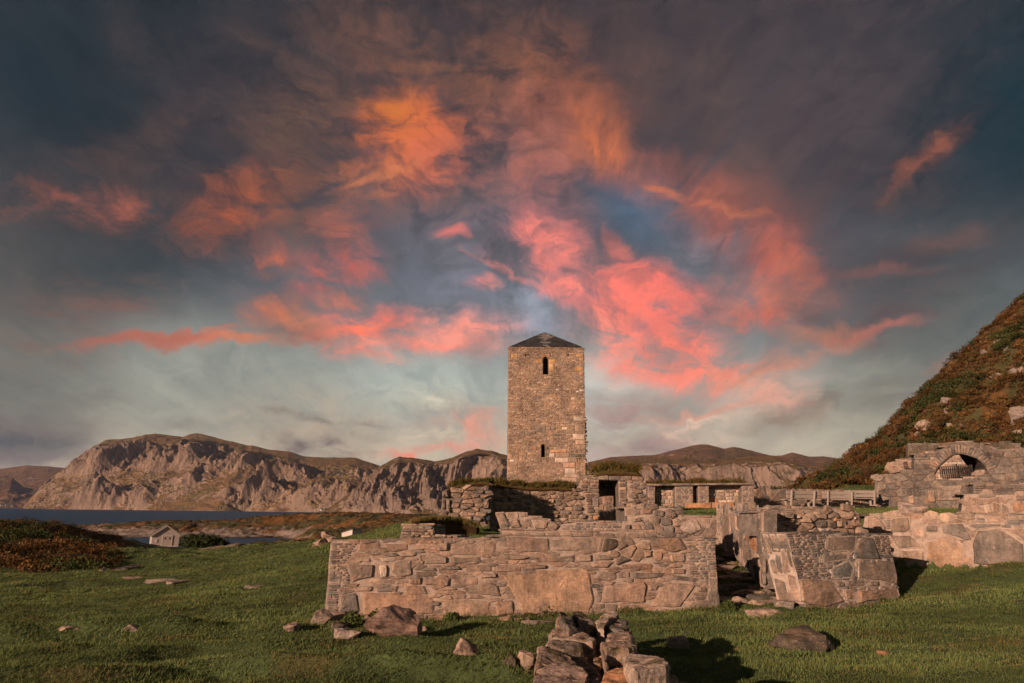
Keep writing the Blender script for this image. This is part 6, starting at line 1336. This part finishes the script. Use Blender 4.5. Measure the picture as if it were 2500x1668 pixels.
# rocks breaking through on the hillside
def hill_hit(px, py): return hit(px, py, 48, 130)
for i, (px, py, w) in enumerate([(2257, 1040, 2.6), (2243, 1062, 1.4), (2310, 985, 2.4), (2313, 1005, 1.2), (2405, 862, 1.6), (2434, 834, 1.2), (2475, 782, .9), (2318, 1040, 1.0), (2348, 1041, .8), (2293, 1066, .9), (2423, 922, 1.1), (2440, 920, 1.4), (2478, 912, 1.8), (2494, 905, 1.4), (2495, 1015, 3.0), (2486, 1030, 2.0), (2478, 775, 1.0), (2288, 1068, .8), (2460, 1064, 1.2), (2484, 1062, 1.6)]):
    p = hill_hit(px, py); boulder('rock_outcrop', 'pale rock outcrop breaking through the heather of the right hillside', 'rock', p, (w * .68, w * .62, w * .6), 300 + i, rnd.uniform(0, 3), .3, 'grey', .42, group='rock outcrops on the hillside')
# dark bush beside the boathouse
c = W(497, 1347, 126)
bush = thing('juniper_bush', c, 'broad dark green bush right of the boathouse', 'bush')
k = 60; a = g.uniform(0, 6.28, k); r = np.sqrt(g.random(k)); P = np.stack([c[0] + np.cos(a) * r * 4.0, c[1] + np.sin(a) * r * 2.5, c[2] + np.full(k, .1)], 1); hh = 2.7 * (1 - ((P[:, 0] - c[0] + 2.2) / 8.5) ** 2)
V, F_, C_ = leaves(P, np.full(k, 1.1), np.clip(hh, .5, 2.8), 90, np.full(k, .32), np.tile([[.040, .050, .020]], (k, 1)), 9, tuft=.5); mesh_obj('foliage', V, F_, M_LEAF, bush, None, C_)
for i in range(5): vs, fs = box((c[0] + rnd.uniform(-4, 4), c[1] + rnd.uniform(-1, 1), c[2] + .35), (.14, .14, .9), rnd.uniform(0, 1)); mesh_obj('stem', vs, fs, M_CORE, bush)
# bare reddish shrub at the foot of the hill
def branches(mb, p, d, L, r, lv, seed):
    q = random.Random(seed); e = p + d * L; u = np.cross(d, (0, 0, 1.0)); u = u / (np.linalg.norm(u) + 1e-6); v = np.cross(d, u)
    ring = lambda c, rr: [tuple(c + u * math.cos(t) * rr + v * math.sin(t) * rr) for t in (0, 2.1, 4.2)]
    mb.add(ring(p, r) + ring(e, r * .65), [[0, 1, 4, 3], [1, 2, 5, 4], [2, 0, 3, 5]], (.12, .055, .035))
    if lv:
        for i in range(3 + (lv > 2)):
            nd = d + np.array([q.gauss(0, .5), q.gauss(0, .5), q.gauss(.1, .3)]); nd /= np.linalg.norm(nd); branches(mb, p + d * L * q.uniform(.45, 1), nd, L * q.uniform(.55, .85), r * .6, lv - 1, q.random())
for (px, py, Y, hgt, lab, sd) in ((2110, 1142, 62, 1.3, 'bare reddish shrub at the foot of the heather hill', 4), (2182, 1088, 76, .9, 'small bare sapling on the skyline of the heather hill', 9)):
    c = W(px, py, Y); c[2] = float(ground_z(c[0], c[1])) if abs(c[2] - float(ground_z(c[0], c[1]))) < 3 else c[2]
    o = thing('bare_shrub', c, lab, 'shrub'); mb = MB()
    for i in range(4 if hgt > 1 else 2): d = np.array([rnd.gauss(0, .3), rnd.gauss(0, .3), 1.0]); branches(mb, c + np.array([rnd.uniform(-.3, .3), 0, -.1]), d / np.linalg.norm(d), hgt * .6, .025, 4, i + sd)
    mesh_obj('branches', mb.v, mb.f, M_LEAF, o, None, mb.t)
# turf mound between the curved wall and the stub
mc = [W(1005, 1274, 20.4), W(1060, 1266, 21.5), W(1120, 1270, 22.5), W(1165, 1284, 22.5)]
mm = thing('turf_mound', W(1080, 1300, 21.5), 'grass covered mound of rubble between the curved wall and the stub', 'mound')
mb = MB(); q = np.linspace(0, 1, 40); A_ = np.array(mc); cc = np.stack([np.interp(q, np.linspace(0, 1, 4), A_[:, i]) for i in range(3)], 1); prof = [(-.75, -1.0), (-.55, -.45), (-.28, -.10), (0, 0), (.4, .0), (.9, -.3), (1.3, -1.0)]
Vm = np.stack([cc + np.array([0, w, 0]) + np.stack([0 * q, .12 * fbm(q * 9, q * 0 + i, 3, 5), z * (.75 + .1 * i * 0) + .10 * fbm(q * 8, q * 0 + i * .5, 3, 6)], 1) for i, (w, z) in enumerate(prof)])
mesh_obj('soil', Vm.reshape(-1, 3), grid_faces(len(prof), 40), M_LEAF, mm, None, np.tile([[.07, .045, .022]], (len(prof) * 40, 1)))
n = 2600; i0 = g.uniform(2.2, 5.0, n); j0 = g.uniform(0, 38.9, n); a0, b0_ = i0.astype(int), j0.astype(int); fa, fb = (i0 - a0)[:, None], (j0 - b0_)[:, None]
B = Vm[a0, b0_] * (1 - fa) * (1 - fb) + Vm[a0 + 1, b0_] * fa * (1 - fb) + Vm[a0, b0_ + 1] * (1 - fa) * fb + Vm[a0 + 1, b0_ + 1] * fa * fb
V, F_, C_ = blades(B, np.full(n, .11), np.full(n, .013), np.where((g.random(n) < .5)[:, None], [[.26, .19, .08]], [[.11, .12, .035]]), 5, (.3, -.2), .05, 3)
mesh_obj('grass', V, F_, M_GRASS, mm, None, C_)['kind'] = 'stuff'
# weeds along the wall foot
for i, (px, py, s, lab) in enumerate([(1104, 1520, .16, 'small leafy weed at the foot of the long wall left of its middle'), (920, 1520, .2, 'weeds behind the large pinkish boulder'), (860, 1528, .22, 'low weeds at the left footing of the long wall'), (1292, 1508, .17, 'small dark weed at the foot of the long wall'), (1333, 1502, .26, 'bushy nettle plant at the foot of the long wall behind the dry stone wall'), (2060, 1480, .26, 'low leafy plant at the foot of the squared block'), (2130, 1472, .26, 'leafy plant at the right part of the squared block foot'), (2165, 1462, .18, 'small plant at the right corner of the squared block'), (1780, 1492, .18, 'small weeds at the right end foot of the long wall')]):
    p = bp(px, py); k = 4; P = p[None] + np.stack([g.normal(0, s * .1, k), g.normal(.05, s * .06, k), np.zeros(k)], 1)
    V, F_, C_ = leaves(P, np.full(k, s * 1.1), np.full(k, s * 1.1), 90, np.full(k, .042), np.tile([[.075, .095, .03]], (k, 1)), 400 + i, tuft=.3)
    tag(mesh_obj('weed', V, F_, M_LEAF, None, p, C_), lab, 'weed')
